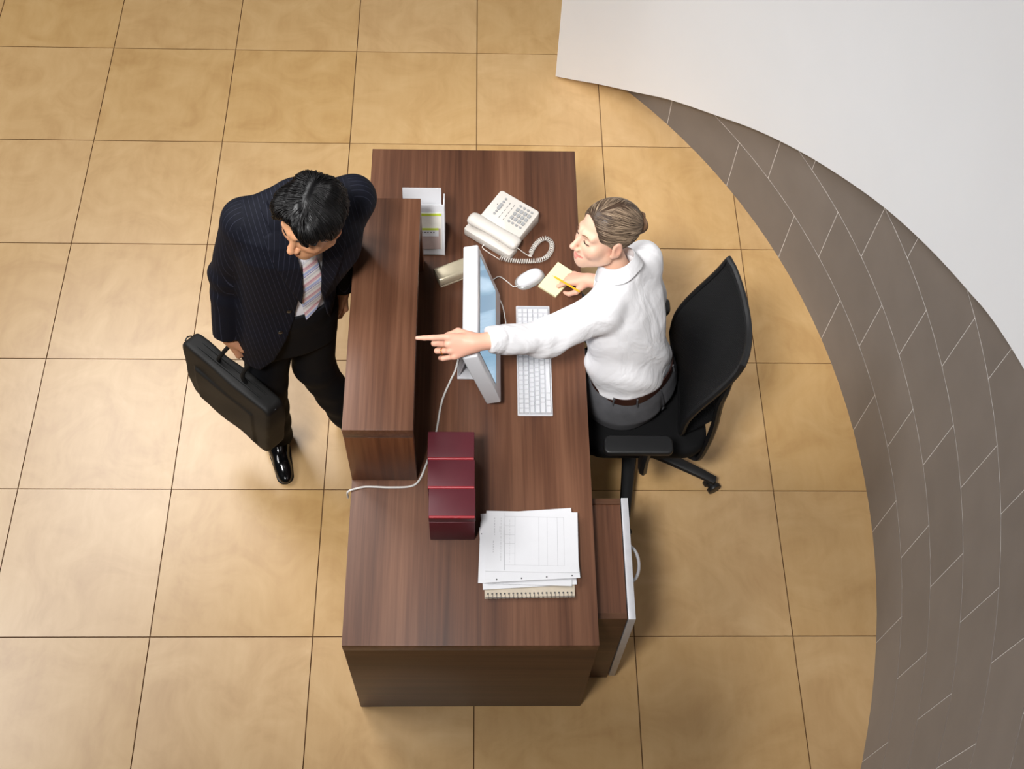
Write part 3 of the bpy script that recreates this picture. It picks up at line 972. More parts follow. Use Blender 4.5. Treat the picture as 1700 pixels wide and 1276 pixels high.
def axis(lo, hi, h, fine=()):
    out = [lo]
    while out[-1] < hi:
        p = out[-1]
        st = h
        for a, b, hf in fine:
            if a - 2 * h <= p <= b:
                st = min(st, hf)
        out.append(p + st)
    while (len(out) - 1) % 8:
        out.append(out[-1] + h)
    return np.array(out[:-1] if (len(out)) % 8 else out, dtype=np.float64)
def volume(F, xs, ys, zs):
    B = 8
    def pad(a):
        a = list(a)
        while len(a) % B:
            a.append(a[-1] + (a[-1] - a[-2]))
        return np.array(a)
    xs, ys, zs = pad(xs), pad(ys), pad(zs)
    n = [len(a) // B for a in (xs, ys, zs)]
    cs = [a.reshape(-1, B).mean(1) for a in (xs, ys, zs)]
    hs = [(a.reshape(-1, B)[:, -1] - a.reshape(-1, B)[:, 0]) / 2 for a in (xs, ys, zs)]
    G_ = np.stack(np.meshgrid(*cs, indexing='ij'), -1).astype(np.float32)
    H_ = np.sqrt(sum(h ** 2 for h in np.meshgrid(*hs, indexing='ij')))
    d = F(G_.reshape(-1, 3)).reshape(n)
    D = np.repeat(np.repeat(np.repeat(d, B, 0), B, 1), B, 2).astype(np.float32)
    act = np.argwhere(np.abs(d) < H_ * 1.35 + 0.012)
    off = np.arange(B)
    for i0 in range(0, len(act), 600):
        A_ = act[i0:i0 + 600]
        I = A_[:, 0, None] * B + off
        J = A_[:, 1, None] * B + off
        K = A_[:, 2, None] * B + off
        P = np.empty((len(A_), B, B, B, 3), np.float32)
        P[..., 0] = xs[I][:, :, None, None]
        P[..., 1] = ys[J][:, None, :, None]
        P[..., 2] = zs[K][:, None, None, :]
        r_ = F(P.reshape(-1, 3)).reshape(len(A_), B, B, B)
        D[I[:, :, None, None], J[:, None, :, None], K[:, None, None, :]] = r_
    return D, xs, ys, zs
def surface(F, xs, ys, zs):
    """surface nets: vertices and quads of the zero level of F"""
    D, xs, ys, zs = volume(F, xs, ys, zs)
    S = D < 0
    cnt = np.zeros([s - 1 for s in S.shape], np.uint8)
    for i in (0, 1):
        for j in (0, 1):
            for k in (0, 1):
                cnt += S[i:S.shape[0] - 1 + i, j:S.shape[1] - 1 + j, k:S.shape[2] - 1 + k]
    cells = np.argwhere((cnt > 0) & (cnt < 8))
    idx = np.full(cnt.shape, -1, np.int32)
    idx[cells[:, 0], cells[:, 1], cells[:, 2]] = np.arange(len(cells))
    cor = [(i, j, k) for i in (0, 1) for j in (0, 1) for k in (0, 1)]
    val = np.stack([D[cells[:, 0] + i, cells[:, 1] + j, cells[:, 2] + k] for i, j, k in cor], 1)
    acc_ = np.zeros((len(cells), 3))
    nn = np.zeros(len(cells))
    for a in range(8):
        for b in range(a + 1, 8):
            if sum(abs(p - q) for p, q in zip(cor[a], cor[b])) != 1:
                continue
            va, vb = val[:, a], val[:, b]
            m = (va < 0) != (vb < 0)
            t = np.where(m, va / np.where(m, va - vb, 1), 0)
            pt = np.array(cor[a]) + t[:, None] * (np.array(cor[b]) - np.array(cor[a]))
            acc_ += np.where(m[:, None], pt, 0)
            nn += m
    pt = acc_ / nn[:, None]
    out = np.empty((len(cells), 3))
    for ax_, arr in enumerate((xs, ys, zs)):
        lo = arr[cells[:, ax_]]
        hi = arr[cells[:, ax_] + 1]
        out[:, ax_] = lo + (hi - lo) * pt[:, ax_]
    quads = []
    for ax_ in range(3):
        sl0 = [slice(None)] * 3
        sl1 = [slice(None)] * 3
        sl0[ax_] = slice(0, -1)
        sl1[ax_] = slice(1, None)
        A_, B_ = S[tuple(sl0)], S[tuple(sl1)]
        e = np.argwhere(A_ != B_)
        o1, o2 = [(1, 2), (2, 0), (0, 1)][ax_]
        ok = (e[:, o1] > 0) & (e[:, o2] > 0) & (e[:, o1] < S.shape[o1] - 1) & (e[:, o2] < S.shape[o2] - 1)
        e = e[ok]
        if not len(e):
            continue
        flip = A_[e[:, 0], e[:, 1], e[:, 2]]
        def cell(d1, d2):
            q_ = e.copy()
            q_[:, o1] -= d1
            q_[:, o2] -= d2
            return idx[q_[:, 0], q_[:, 1], q_[:, 2]]
        Q = np.stack([cell(1, 1), cell(0, 1), cell(0, 0), cell(1, 0)], 1)
        Q[~flip] = Q[~flip][:, ::-1]
        quads.append(Q)
    return out, np.concatenate(quads)
def relax(v, q, n=2, f=0.5):
    e = np.concatenate([q[:, [0, 1]], q[:, [1, 2]], q[:, [2, 3]], q[:, [3, 0]]])
    for _ in range(n):
        s = np.zeros_like(v)
        c = np.zeros(len(v))
        for a, b in ((0, 1), (1, 0)):
            for ax_ in range(3):
                s[:, ax_] += np.bincount(e[:, a], v[e[:, b], ax_], len(v))
            c += np.bincount(e[:, a], minlength=len(v))
        v = v + f * (s / np.maximum(c, 1)[:, None] - v)
    return v
def mesh_obj(name, v, q, mat, parent=None, attrs=None, loc=None):
    me = bpy.data.meshes.new(name)
    org = np.array(loc if loc is not None else (world_loc(parent) if parent else (0, 0, 0)))
    me.vertices.add(len(v))
    me.vertices.foreach_set('co', (v - org).astype(np.float32).ravel())
    n = q.shape[1]
    me.loops.add(q.size)
    me.loops.foreach_set('vertex_index', q.astype(np.int32).ravel())
    me.polygons.add(len(q))
    me.polygons.foreach_set('loop_start', np.arange(0, q.size, n, dtype=np.int32))
    me.update(calc_edges=True)
    me.validate()
    me.shade_smooth()
    for k_, a in (attrs or {}).items():
        if a.ndim == 1:
            at = me.attributes.new(k_, 'FLOAT', 'POINT')
            at.data.foreach_set('value', a.astype(np.float32))
        else:
            at = me.attributes.new(k_, 'FLOAT_COLOR', 'POINT')
            at.data.foreach_set('color', np.c_[a, np.ones(len(a))].astype(np.float32).ravel())
    me.materials.append(M[mat])
    o = bpy.data.objects.new(name, me)
    C.objects.link(o)
    if loc is not None:
        o.location = loc
    if parent:
        o.parent = parent
    return o
def sculpt(name, F, lo, hi, h, mat, parent=None, fine=((), (), ()), sm=2, attrs=None, loc=None):
    ax3 = [axis(lo[i], hi[i], h, fine[i]) for i in range(3)]
    v, q = surface(F, *ax3)
    if sm:
        v = relax(v, q, sm)
    at = {k_: fn(v.astype(np.float32)) for k_, fn in (attrs or {}).items()}
    return mesh_obj(name, v, q, mat, parent, at, loc)

# ------------------------------------------------------------------ skin, hair and cloth materials
def attr_mat(name, attr='tint', rough=0.5, spec=0.4, sss=0.0, bump=0.0, bscale=300.0, sheen=0.0):
    m, nt, b = base_mat(name, rough, spec)
    a = nd(nt, 'ShaderNodeAttribute')
    a.attribute_name = attr
    nt.links.new(a.outputs['Color'], b.inputs['Base Color'])
    if sss:
        b.inputs['Subsurface Weight'].default_value = sss
        b.inputs['Subsurface Radius'].default_value = (0.008, 0.003, 0.0015)
        b.inputs['Subsurface Scale'].default_value = 0.6
    if bump:
        tc = nd(nt, 'ShaderNodeTexCoord')
        n = nd(nt, 'ShaderNodeTexNoise', Scale=bscale, Detail=4.0)
        nt.links.new(tc.outputs['Object'], n.inputs['Vector'])
        bp = nd(nt, 'ShaderNodeBump', Strength=bump, Distance=0.001)
        nt.links.new(n.outputs['Fac'], bp.inputs['Height'])
        nt.links.new(bp.outputs['Normal'], b.inputs['Normal'])
    return m
M['skin'] = attr_mat('skin', rough=0.48, spec=0.35, sss=0.08, bump=0.12, bscale=260)
M['strands'] = attr_mat('hair_strands', rough=0.42, spec=0.35)
def stripe_mat(name, base, line, period, width, rough=0.75, soft=0.02):
    m, nt, b = base_mat(name, rough, 0.2)
    a = nd(nt, 'ShaderNodeAttribute')
    a.attribute_name = 'stripe'
    dv = nd(nt, 'ShaderNodeMath', operation='DIVIDE')
    dv.inputs[1].default_value = period
    nt.links.new(a.outputs['Fac'], dv.inputs[0])
    fr_ = nd(nt, 'ShaderNodeMath', operation='FRACT')
    nt.links.new(dv.outputs[0], fr_.inputs[0])
    r = ramp(nt, [(0.0, s2l(line)), (width, s2l(line)), (width + soft, s2l(base)), (1.0 - soft, s2l(base)), (1.0, s2l(line))])
    nt.links.new(fr_.outputs[0], r.inputs['Fac'])
    nt.links.new(r.outputs['Color'], b.inputs['Base Color'])
    tc = nd(nt, 'ShaderNodeTexCoord')
    n = nd(nt, 'ShaderNodeTexNoise', Scale=420.0, Detail=2.0)
    nt.links.new(tc.outputs['Object'], n.inputs['Vector'])
    bp = nd(nt, 'ShaderNodeBump', Strength=0.15, Distance=0.001)
    nt.links.new(n.outputs['Fac'], bp.inputs['Height'])
    nt.links.new(bp.outputs['Normal'], b.inputs['Normal'])
    return m, nt, r
M['suit'] = stripe_mat('navy_pinstripe_cloth', (14, 16, 27), (48, 50, 64), 0.0145, 0.05)[0]
M['suit_plain'] = plain('navy_suit_cloth', (13, 13, 17), 0.8, 0.2, bump=0.15, bscale=420)
tm, tnt, tr_ = stripe_mat('striped_tie_silk', (225, 222, 222), (60, 80, 170), 0.062, 0.02, 0.4)
el = tr_.color_ramp
while len(el.elements) > 1:
    el.elements.remove(el.elements[-1])
el.interpolation = 'CONSTANT'
el.elements[0].position = 0.0
el.elements[0].color = s2l((62, 84, 176))
for p_, c_ in ((0.04, (232, 226, 226)), (0.10, (172, 184, 224)), (0.26, (226, 222, 224)), (0.36, (222, 178, 186)), (0.50, (150, 120, 130)), (0.52, (224, 184, 190)), (0.60, (232, 228, 226)), (0.78, (206, 204, 208)), (0.90, (232, 228, 228))):
    x_ = el.elements.new(p_)
    x_.color = s2l(c_)
M['tie'] = tm
M['shirt'] = plain('white_cotton', (232, 230, 234), 0.85, 0.15, var=0.01, bump=0.12, bscale=300)
def draped(name, rgb, strength, scale):
    """soft cloth with crumple relief"""
    m, nt, b = base_mat(name, 0.85, 0.15)
    b.inputs['Base Color'].default_value = s2l(rgb)
    tc = nd(nt, 'ShaderNodeTexCoord')
    n = nd(nt, 'ShaderNodeTexNoise', Scale=scale, Detail=3.0, Roughness=0.45, Distortion=1.4)
    nt.links.new(tc.outputs['Object'], n.inputs['Vector'])
    bp = nd(nt, 'ShaderNodeBump', Strength=strength, Distance=0.03)
    nt.links.new(n.outputs['Fac'], bp.inputs['Height'])
    nt.links.new(bp.outputs['Normal'], b.inputs['Normal'])
    return m
M['blouse'] = draped('white_blouse_cotton', (240, 239, 241), 0.45, 7.0)
M['trousers'] = plain('charcoal_wool', (86, 86, 89), 0.9, 0.15, var=0.08, bump=0.25, bscale=260)
M['belt'] = plain('brown_leather_belt', (52, 28, 22), 0.45, 0.4)
M['shoe'] = plain('black_polished_leather', (10, 10, 11), 0.12, 0.6)
M['gold'] = plain('gold_band', (212, 160, 70), 0.25, 0.5, 1.0)
M['eye_white'] = plain('eye_white', (226, 220, 214), 0.2, 0.5, var=0.01)
M['iris'] = plain('dark_iris', (52, 36, 26), 0.2, 0.5)
M['lash'] = plain('dark_lash', (30, 22, 18), 0.7, 0.2)
M['teeth'] = plain('teeth_enamel', (236, 230, 220), 0.3, 0.5, var=0.01)
M['button'] = plain('dark_horn_button', (30, 28, 28), 0.25, 0.5)

# ------------------------------------------------------------------ heads and hands, in their own axes (x right, y forward, z up)
def frame(right, fwd):
    f_ = np.array(fwd, float)
    f_ /= np.linalg.norm(f_)
    r_ = np.array(right, float)
    r_ -= f_ * (r_ @ f_)
    r_ /= np.linalg.norm(r_)
    u_ = np.cross(r_, f_)
    return np.stack([r_, f_, u_], 1)
def to_local(P, c, B):
    return ((P - V(*c)) @ B.astype(np.float32)).astype(np.float32)
def sym(L):
    Q = L.copy()
    Q[..., 0] = np.abs(Q[..., 0])
    return Q
def head_field(L, fem=False, smile=False):
    S_ = sym(L)
    jw = 0.046 if fem else 0.053
    d = ell(L, (0, -0.018, 0.036), (0.075, 0.095, 0.082))
    d = smin(d, ell(L, (0, 0.022, -0.030), (0.061, 0.066, 0.080)), 0.025)
    d = smin(d, cap(S_, (jw, 0.004, -0.062), (0.012, 0.066, -0.093), 0.021, 0.017), 0.022)
    d = smin(d, sph(L, (0, 0.068, -0.096), 0.0165 if fem else 0.020), 0.018)
    d = smin(d, sph(S_, (0.042, 0.052, -0.030), 0.025), 0.02)
    d = smin(d, cap(S_, (0.010, 0.079, 0.020), (0.042, 0.064, 0.018), 0.010 if fem else 0.012), 0.016)
    d = smax(d, -ell(S_, (0.031, 0.094, -0.002), (0.017, 0.016, 0.011)), 0.014)
    d = smin(d, ell(S_, (0.031, 0.0675, -0.002), (0.016, 0.0135, 0.0125)), 0.003)
    nt_ = (0, 0.106, -0.034) if not fem else (0, 0.107, -0.034)
    d = smin(d, cap(L, (0, 0.080, 0.010), nt_, 0.0075, 0.0095), 0.012)
    d = smin(d, sph(L, nt_, 0.0100), 0.006)
    d = smin(d, ell(S_, (0.0115, 0.094, -0.040), (0.008, 0.011, 0.0075)), 0.005)
    d = smax(d, -ell(S_, (0.0060, 0.099, -0.0475), (0.0035, 0.006, 0.004)), 0.003)
    # mouth
    w = 0.030 if smile else 0.021
    up = 0.009 if smile else -0.001
    zm = -0.070
    d = smin(d, ell(L, (0, 0.070, zm), (0.035 if smile else 0.030, 0.0205, 0.023)), 0.016)
    d = smin(d, cap(S_, (0, 0.0885, zm + 0.0055), (w, 0.0755 if smile else 0.075, zm + up), 0.0054, 0.0036 if smile else 0.0022), 0.005)
    d = smin(d, cap(S_, (0, 0.0865, zm - 0.0075), (w - 0.004, 0.0765 if smile else 0.0755, zm + up - 0.003), 0.0066, 0.0040 if smile else 0.0026), 0.005)
    if smile:
        d = smax(d, -cap(S_, (0, 0.0925, zm + 0.0002), (0.027, 0.0810, zm + 0.0075), 0.0044, 0.0030), 0.002)
        d = smin(d, ell(S_, (0.038, 0.058, -0.040), (0.013, 0.013, 0.014)), 0.014)
    else:
        d = smax(d, -cap(S_, (0, 0.0945, zm - 0.0003), (w, 0.080, zm + up), 0.0022, 0.0012), 0.003)
    # ears
    ed = ell(S_, (0.0765, -0.014, -0.012), (0.0095, 0.0185, 0.031))
    ed = smin(ed, ell(S_, (0.0735, -0.002, -0.036), (0.006, 0.009, 0.010)), 0.006)
    ed = smax(ed, -ell(S_, (0.0865, -0.011, -0.008), (0.0065, 0.0105, 0.019)), 0.003)
    ed = smin(ed, cap(S_, (0.0775, -0.004, -0.004), (0.0785, -0.018, 0.002), 0.0028), 0.003)
    d = smin(d, ed, 0.006)
    return d
SKULL = lambda L: ell(L, (0, -0.018, 0.036), (0.075, 0.095, 0.082))

def face_tint(L, tone, lip, blush, beard=None, smile=False):
    S_ = sym(L)
    c = np.tile(np.array(s2l(tone)[:3]), (len(L), 1))
    def paint(mask, col, a):
        m = (np.clip(mask, 0, 1) * a)[:, None]
        c[:] = c * (1 - m) + np.array(s2l(col)[:3]) * m
    paint(np.exp(-((np.linalg.norm(S_ - V(0.046, 0.066, -0.036), axis=1) / 0.024) ** 2)), blush, 0.35)
    paint(np.exp(-((np.linalg.norm(L - V(0, 0.108, -0.036), axis=1) / 0.014) ** 2)), blush, 0.35)
    paint(np.exp(-((np.linalg.norm(S_ - V(0.079, -0.015, -0.012), axis=1) / 0.03) ** 2)) * (S_[:, 0] > 0.06), blush, 0.5)
    zm = -0.070
    wd_, up_ = (0.028, 0.008) if smile else (0.021, 0.0)
    lipd = np.minimum(cap(S_, (0, 0.0905, zm + 0.0050), (wd_, 0.078, zm + up_), 0.0056, 0.0045), cap(S_, (0, 0.0895, zm - 0.0078), (wd_ - 0.003, 0.078, zm + up_ - 0.003), 0.0066, 0.0048))
    paint((0.0015 - lipd) / 0.002, lip, 0.75)
    if beard:
        m = np.clip(1 - np.abs(cap(S_, (0, 0.092, zm + 0.0135), (0.024, 0.078, zm + 0.006), 0.0028, 0.002)) / 0.004, 0, 1)
        paint(m, beard, 0.42)
        paint(np.exp(-((np.linalg.norm((L - V(0, 0.07, -0.094)) / V(1.6, 1, 0.8), axis=1) / 0.024) ** 2)), beard, 0.14)
    # crease under the upper lid
    return c

FING = {'index': (0.029, 0.088, (0.043, 0.025, 0.021), 0.0086), 'middle': (0.0085, 0.092, (0.047, 0.029, 0.022), 0.0088),
        'ring': (-0.0125, 0.088, (0.043, 0.027, 0.021), 0.0084), 'pinky': (-0.032, 0.078, (0.034, 0.020, 0.019), 0.0074)}
def finger_chain(name, flex, spread=0.0):
    x0, y0, seg, r_ = FING[name]
    p = np.array([x0, y0, 0.0])
    pts = [p]
    a = 0.0
    sx = math.sin(math.radians(spread))
    for L_, f_ in zip(seg, flex):
        a += math.radians(f_)
        p = p + L_ * np.array([sx, math.cos(a) * math.sqrt(1 - sx * sx), -math.sin(a)])
        pts.append(p)
    return pts, r_
def hand_field(L, pose):
    """thumb side +x, fingers +y, back of the hand +z; origin at the wrist"""
    d = cap(L, (0, -0.05, 0), (0, 0.012, 0), 0.0265, 0.0255)
    q = L * V(1, 1, 1.0)
    d = smin(d, cap(q, (0.010, 0.015, -0.002), (0.027, 0.078, -0.001), 0.0165, 0.0125), 0.018)
    d = smin(d, cap(q, (0.002, 0.015, -0.002), (0.008, 0.083, 0.0), 0.0165, 0.0130), 0.014)
    d = smin(d, cap(q, (-0.006, 0.015, -0.002), (-0.012, 0.079, -0.001), 0.0165, 0.0125), 0.014)
    d = smin(d, cap(q, (-0.013, 0.015, -0.003), (-0.030, 0.069, -0.003), 0.0155, 0.0115), 0.014)
    fd = None
    for n_ in ('index', 'middle', 'ring', 'pinky'):
        fl = pose[n_]
        pts, r_ = finger_chain(n_, fl[:3], fl[3] if len(fl) > 3 else 0)
        f_ = cap(L, pts[0] * [1, 0.93, 1] + [0, 0, -0.001], pts[1], r_ * 1.12, r_ * 1.0)
        f_ = smin(f_, cap(L, pts[1], pts[2], r_ * 1.0, r_ * 0.9), 0.003)
        f_ = smin(f_, cap(L, pts[2], pts[3], r_ * 0.9, r_ * 0.72), 0.003)
        d = smin(d, sph(L, pts[0] + [0, 0, 0.002], r_ * 1.12), 0.006)
        fd = f_ if fd is None else smin(fd, f_, 0.0012)
    d = smin(d, fd, 0.005)
    t0, t1, t2, t3 = pose['thumb']
    td = cap(L, t0, t1, 0.0155, 0.0115)
    td = smin(td, cap(L, t1, t2, 0.0110, 0.0098), 0.006)
    td = smin(td, cap(L, t2, t3, 0.0098, 0.0078), 0.003)
    return smin(d, td, 0.008)

def bound(P, c, r, fn):
    """evaluate fn only close to a ball; elsewhere a safe distance"""
    dist = np.sqrt(((P - V(*c)) ** 2).sum(-1)) - r
    out = np.maximum(dist, 0.0) + 0.03
    m = dist < 0.03
    if m.any():
        out[m] = fn(P[m])
    return out.astype(np.float32)

def grad(F, P, e=0.0015):
    g = np.stack([F(P + V(*[e if i == j else 0 for j in range(3)])) - F(P - V(*[e if i == j else 0 for j in range(3)])) for i in range(3)], 1)
    return g / (np.linalg.norm(g, axis=1, keepdims=True) + 1e-9)
def strands(name, roots, F, flow, n, step, r0, lift, c, B, cols, parent, rng, droop=0.0):
    """thin locks combed over the hair mass, one mesh"""
    P = roots.astype(np.float32)
    for _ in range(3):
        g = grad(F, P)
        P = P - g * (F(P) - lift)[:, None]
    path = [P]
    for i in range(n - 1):
        g = grad(F, P)
        f_ = flow(P)
        f_ = f_ - g * (f_ * g).sum(1, keepdims=True)
        f_ /= np.linalg.norm(f_, axis=1, keepdims=True) + 1e-9
        P = P + f_ * step[:, None]
        for _ in range(2):
            P = P - grad(F, P) * (F(P) - lift)[:, None]
        path.append(P)
    path = np.stack(path, 1)
    N = len(roots)
    T = np.gradient(path, axis=1)
    T /= np.linalg.norm(T, axis=2, keepdims=True) + 1e-9
    G_ = grad(F, path.reshape(-1, 3).astype(np.float32)).reshape(N, n, 3)
    S_ = np.cross(T, G_)
    rad = r0 * np.sin(np.linspace(0.25, math.pi - 0.12, n))[None, :, None]
    ring = np.stack([path + S_ * rad * 1.5, path + G_ * rad, path - S_ * rad * 1.5], 2)      # N,n,3,3
    v = ring.reshape(-1, 3)
    base = (np.arange(N)[:, None] * n + np.arange(n - 1)[None, :]) * 3
    q = []
    for k in range(3):
        k2 = (k + 1) % 3
        q.append(np.stack([base + k, base + k2, base + 3 + k2, base + 3 + k], -1).reshape(-1, 4))
    tint = np.repeat(cols, n * 3, axis=0)
    w = v @ B.T + np.array(c)
    return mesh_obj(name, w, np.concatenate(q), 'strands', parent, {'tint': tint})

# ------------------------------------------------------------------ the standing man
MF = np.array([0.29, -0.957, 0.0])
MF /= np.linalg.norm(MF)
MB_ = np.stack([np.array([MF[1], -MF[0], 0]), MF, np.array([0, 0, 1.0])], 1)       # right, forward, up
MO = (1.20, -2.13, 0.0)
def mw(l, f_, z):
    return tuple(np.array(MO) + MB_ @ np.array([l, f_, z]))
HM_C = (1.330, -2.288, 1.590)
HM_B = frame((-0.81, 0.58, 0.07), (-0.58, -0.80, -0.13))
m_shR, m_elR, m_wrR = (1.092, -2.150, 1.400), (0.990, -2.160, 1.125), (0.955, -2.232, 0.885)
m_shL, m_elL, m_wrL = (1.418, -2.060, 1.405), (1.352, -2.005, 1.135), (1.334, -2.045, 0.900)
m_hipR, m_knR, m_anR = (1.098, -2.158, 0.90), (1.028, -2.198, 0.50), (1.000, -2.185, 0.09)
m_hipL, m_knL, m_anL = (1.232, -2.118, 0.90), (1.198, -2.120, 0.50), (1.280, -2.090, 0.09)
JROWS = [(0.755, 0.072, 0.008, 0.178, 0.138), (0.95, 0.055, 0.01, 0.166, 0.13), (1.08, 0.026, 0.012, 0.164, 0.122), (1.22, -0.028, 0.02, 0.20, 0.126),
         (1.33, -0.043, 0.025, 0.203, 0.122), (1.405, -0.05, 0.022, 0.185, 0.102), (1.455, -0.056, 0.018, 0.125, 0.080), (1.50, -0.06, 0.020, 0.074, 0.066)]
def fold(L, a, f1, f2):
    return a * np.sin(f1 * L[..., 2] + 9 * L[..., 0] + 2.2 * np.sin(f2 * L[..., 0] + 13 * L[..., 1]))
def jacket_solid(P, grow=0.0):
    L = to_local(P, MO, MB_)
    d = loft(L[..., 0], L[..., 1], L[..., 2], JROWS, 2.4)
    sh = cap(P, m_shR, mw(-0.06, 0.0, 1.445), 0.062, 0.055)
    sh = smin(sh, cap(P, m_shL, mw(-0.06, 0.0, 1.445), 0.062, 0.055), 0.02)
    d = smin(d, sh, 0.045)
    return d + 0.0022 * np.sin(31 * L[..., 2] + 12 * L[..., 0]) * np.clip((1.2 - L[..., 2]) * 3, 0.2, 1), L
def sleeves(P, cut=0.0):
    d = None
    for s_, e_, w_ in ((m_shR, m_elR, m_wrR), (m_shL, m_elL, m_wrL)):
        a = cap(P, s_, e_, 0.070, 0.056)
        b_ = cap(P, e_, w_, 0.055, 0.046)
        a = smin(a, b_, 0.02)
        e0, w0 = V(*e_), V(*w_)
        t = (P - w0) @ ((w0 - e0) / np.linalg.norm(w0 - e0))
        a = a + 0.0030 * np.sin(55 * P[..., 2] + 30 * P[..., 0] + 20 * P[..., 1]) * np.exp(-(((P[..., 2] - e_[2]) / 0.09) ** 2))
        a = np.maximum(a, t - 0.0)
        d = a if d is None else np.minimum(d, a)
    return d
OPEN = [(0.012, 1.56), (-0.004, 1.47), (-0.012, 1.39), (-0.012, 1.285), (0.006, 1.141), (0.034, 1.03), (0.078, 0.925), (0.13, 0.82), (0.20, 0.74),
        (-0.112, 0.74), (-0.094, 0.86), (-0.074, 0.977), (-0.071, 1.104), (-0.077, 1.18), (-0.09, 1.288), (-0.107, 1.39), (-0.125, 1.47), (-0.14, 1.56)]
def jacket_field(P):
    d, L = jacket_solid(P)
    op = np.maximum(poly2(L[..., 0], L[..., 2], OPEN), 0.03 - L[..., 1])
    neck = cap(P, mw(-0.06, 0.035, 1.42), mw(-0.065, 0.055, 1.56), 0.058, 0.062)
    d = smax(d, -op, 0.004)
    d = smax(d, -neck, 0.006)
    # hollow the skirt so that it hangs as cloth
    inner = loft(L[..., 0], L[..., 1], L[..., 2], [(0.70, 0.072, 0.008, 0.166, 0.126), (0.93, 0.055, 0.01, 0.154, 0.118), (1.0, 0.045, 0.01, 0.15, 0.08)], 2.4)
    d = smax(d, -inner, 0.004)
    return smin(d, sleeves(P), 0.022)
def jstripe(v):
    L = to_local(v, MO, MB_)
    js, _ = jacket_solid(v)
    arm = sleeves(v) < js - 0.004
    st = L[:, 0] + 0.05 - 0.06 * (L[:, 2] - 1.2)
    return np.where(arm, L[:, 1] + 0.25 * L[:, 2], st)

# hands
GRIP = {'index': (62, 78, 40), 'middle': (68, 80, 42), 'ring': (70, 82, 42), 'pinky': (72, 82, 42),
        'thumb': ((0.020, 0.022, -0.008), (0.040, 0.052, -0.024), (0.038, 0.076, -0.040), (0.026, 0.094, -0.050))}
LOOSE = {'index': (30, 45, 25), 'middle': (38, 48, 28), 'ring': (42, 50, 30), 'pinky': (45, 50, 30),
         'thumb': ((0.020, 0.022, -0.008), (0.041, 0.052, -0.020), (0.040, 0.080, -0.030), (0.034, 0.104, -0.038))}
def hand_frame(thumb, fing):
    f_ = np.array(fing, float)
    f_ /= np.linalg.norm(f_)
    t_ = np.array(thumb, float)
    t_ -= f_ * (t_ @ f_)
    t_ /= np.linalg.norm(t_)
    return t_, f_
mhR_t, mhR_f = hand_frame((0.45, -0.89, 0.0), (0.16, -0.03, -1.0))
mhR_B = np.stack([mhR_t, mhR_f, -np.cross(mhR_t, mhR_f)], 1)        # right hand: mirrored axes
mhL_t, mhL_f = hand_frame((0.25, -0.97, 0.0), (-0.02, 0.0, -1.0))
mhL_B = np.stack([mhL_t, mhL_f, np.cross(mhL_t, mhL_f)], 1)
mhR_o, mhL_o = np.array(m_wrR) + np.array((0.003, 0, -0.012)), np.array(m_wrL) + np.array((0, 0, -0.012))
NECKM = (mw(-0.058, 0.02, 1.40), tuple(np.array(HM_C) + HM_B @ np.array([0, -0.02, -0.06])))
def body_m(P):
    L = to_local(P, MO, MB_)
    rows = [(z, cx, cy, rx * 0.84, ry * 0.82) for z, cx, cy, rx, ry in JROWS[1:-1]]
    d = loft(L[..., 0], L[..., 1], L[..., 2], rows, 2.2)
    d = smin(d, cap(P, m_shR, m_shL, 0.045), 0.04)
    for a, b_, c_, r1, r2, r3 in ((m_shR, m_elR, m_wrR, 0.046, 0.038, 0.025), (m_shL, m_elL, m_wrL, 0.046, 0.036, 0.025), (m_hipR, m_knR, m_anR, 0.08, 0.055, 0.030), (m_hipL, m_knL, m_anL, 0.08, 0.055, 0.030)):
        d = smin(d, cap(P, a, b_, r1, r2), 0.03)
        d = smin(d, cap(P, b_, c_, r2, r3), 0.02)
    for an in (m_anR, m_anL):
        t_ = np.array(an) + MF * 0.13
        d = smin(d, cap(P, (an[0], an[1], 0.05), (t_[0], t_[1], 0.034), 0.022, 0.014), 0.01)
    d = smin(d, cap(P, NECKM[0], NECKM[1], 0.055, 0.053), 0.03)
    d = smin(d, bound(P, HM_C, 0.15, lambda Q: head_field(to_local(Q, HM_C, HM_B))), 0.018)
    d = smin(d, bound(P, mhR_o + mhR_B @ np.array([0, 0.06, -0.02]), 0.13, lambda Q: hand_field(to_local(Q, mhR_o, mhR_B), GRIP)), 0.012)
    d = smin(d, bound(P, mhL_o + mhL_B @ np.array([0, 0.06, -0.02]), 0.13, lambda Q: hand_field(to_local(Q, mhL_o, mhL_B), LOOSE)), 0.012)
    return d
def tint_m(v):
    L = to_local(v, HM_C, HM_B)
    c = face_tint(L, (206, 152, 114), (176, 104, 88), (196, 124, 92), (92, 62, 48))
    far = np.linalg.norm(L, axis=1) > 0.2
    c[far] = np.array(s2l((198, 142, 108))[:3])
    return c
man = sculpt('person', body_m, (0.86, -2.42, 0.005), (1.50, -1.98, 1.74), 0.007, 'skin', None,
             (((HM_C[0] - 0.11, HM_C[0] + 0.11, 0.0024), (0.91, 1.0, 0.003)), ((HM_C[1] - 0.13, HM_C[1] + 0.12, 0.0024),), ((1.45, 1.72, 0.0024), (0.74, 0.90, 0.003))), 1, {'tint': tint_m}, loc=(1.15, -2.17, 0))
tag(man, 'dark-haired man in a navy pinstripe suit standing by the counter, looking down', 'person')

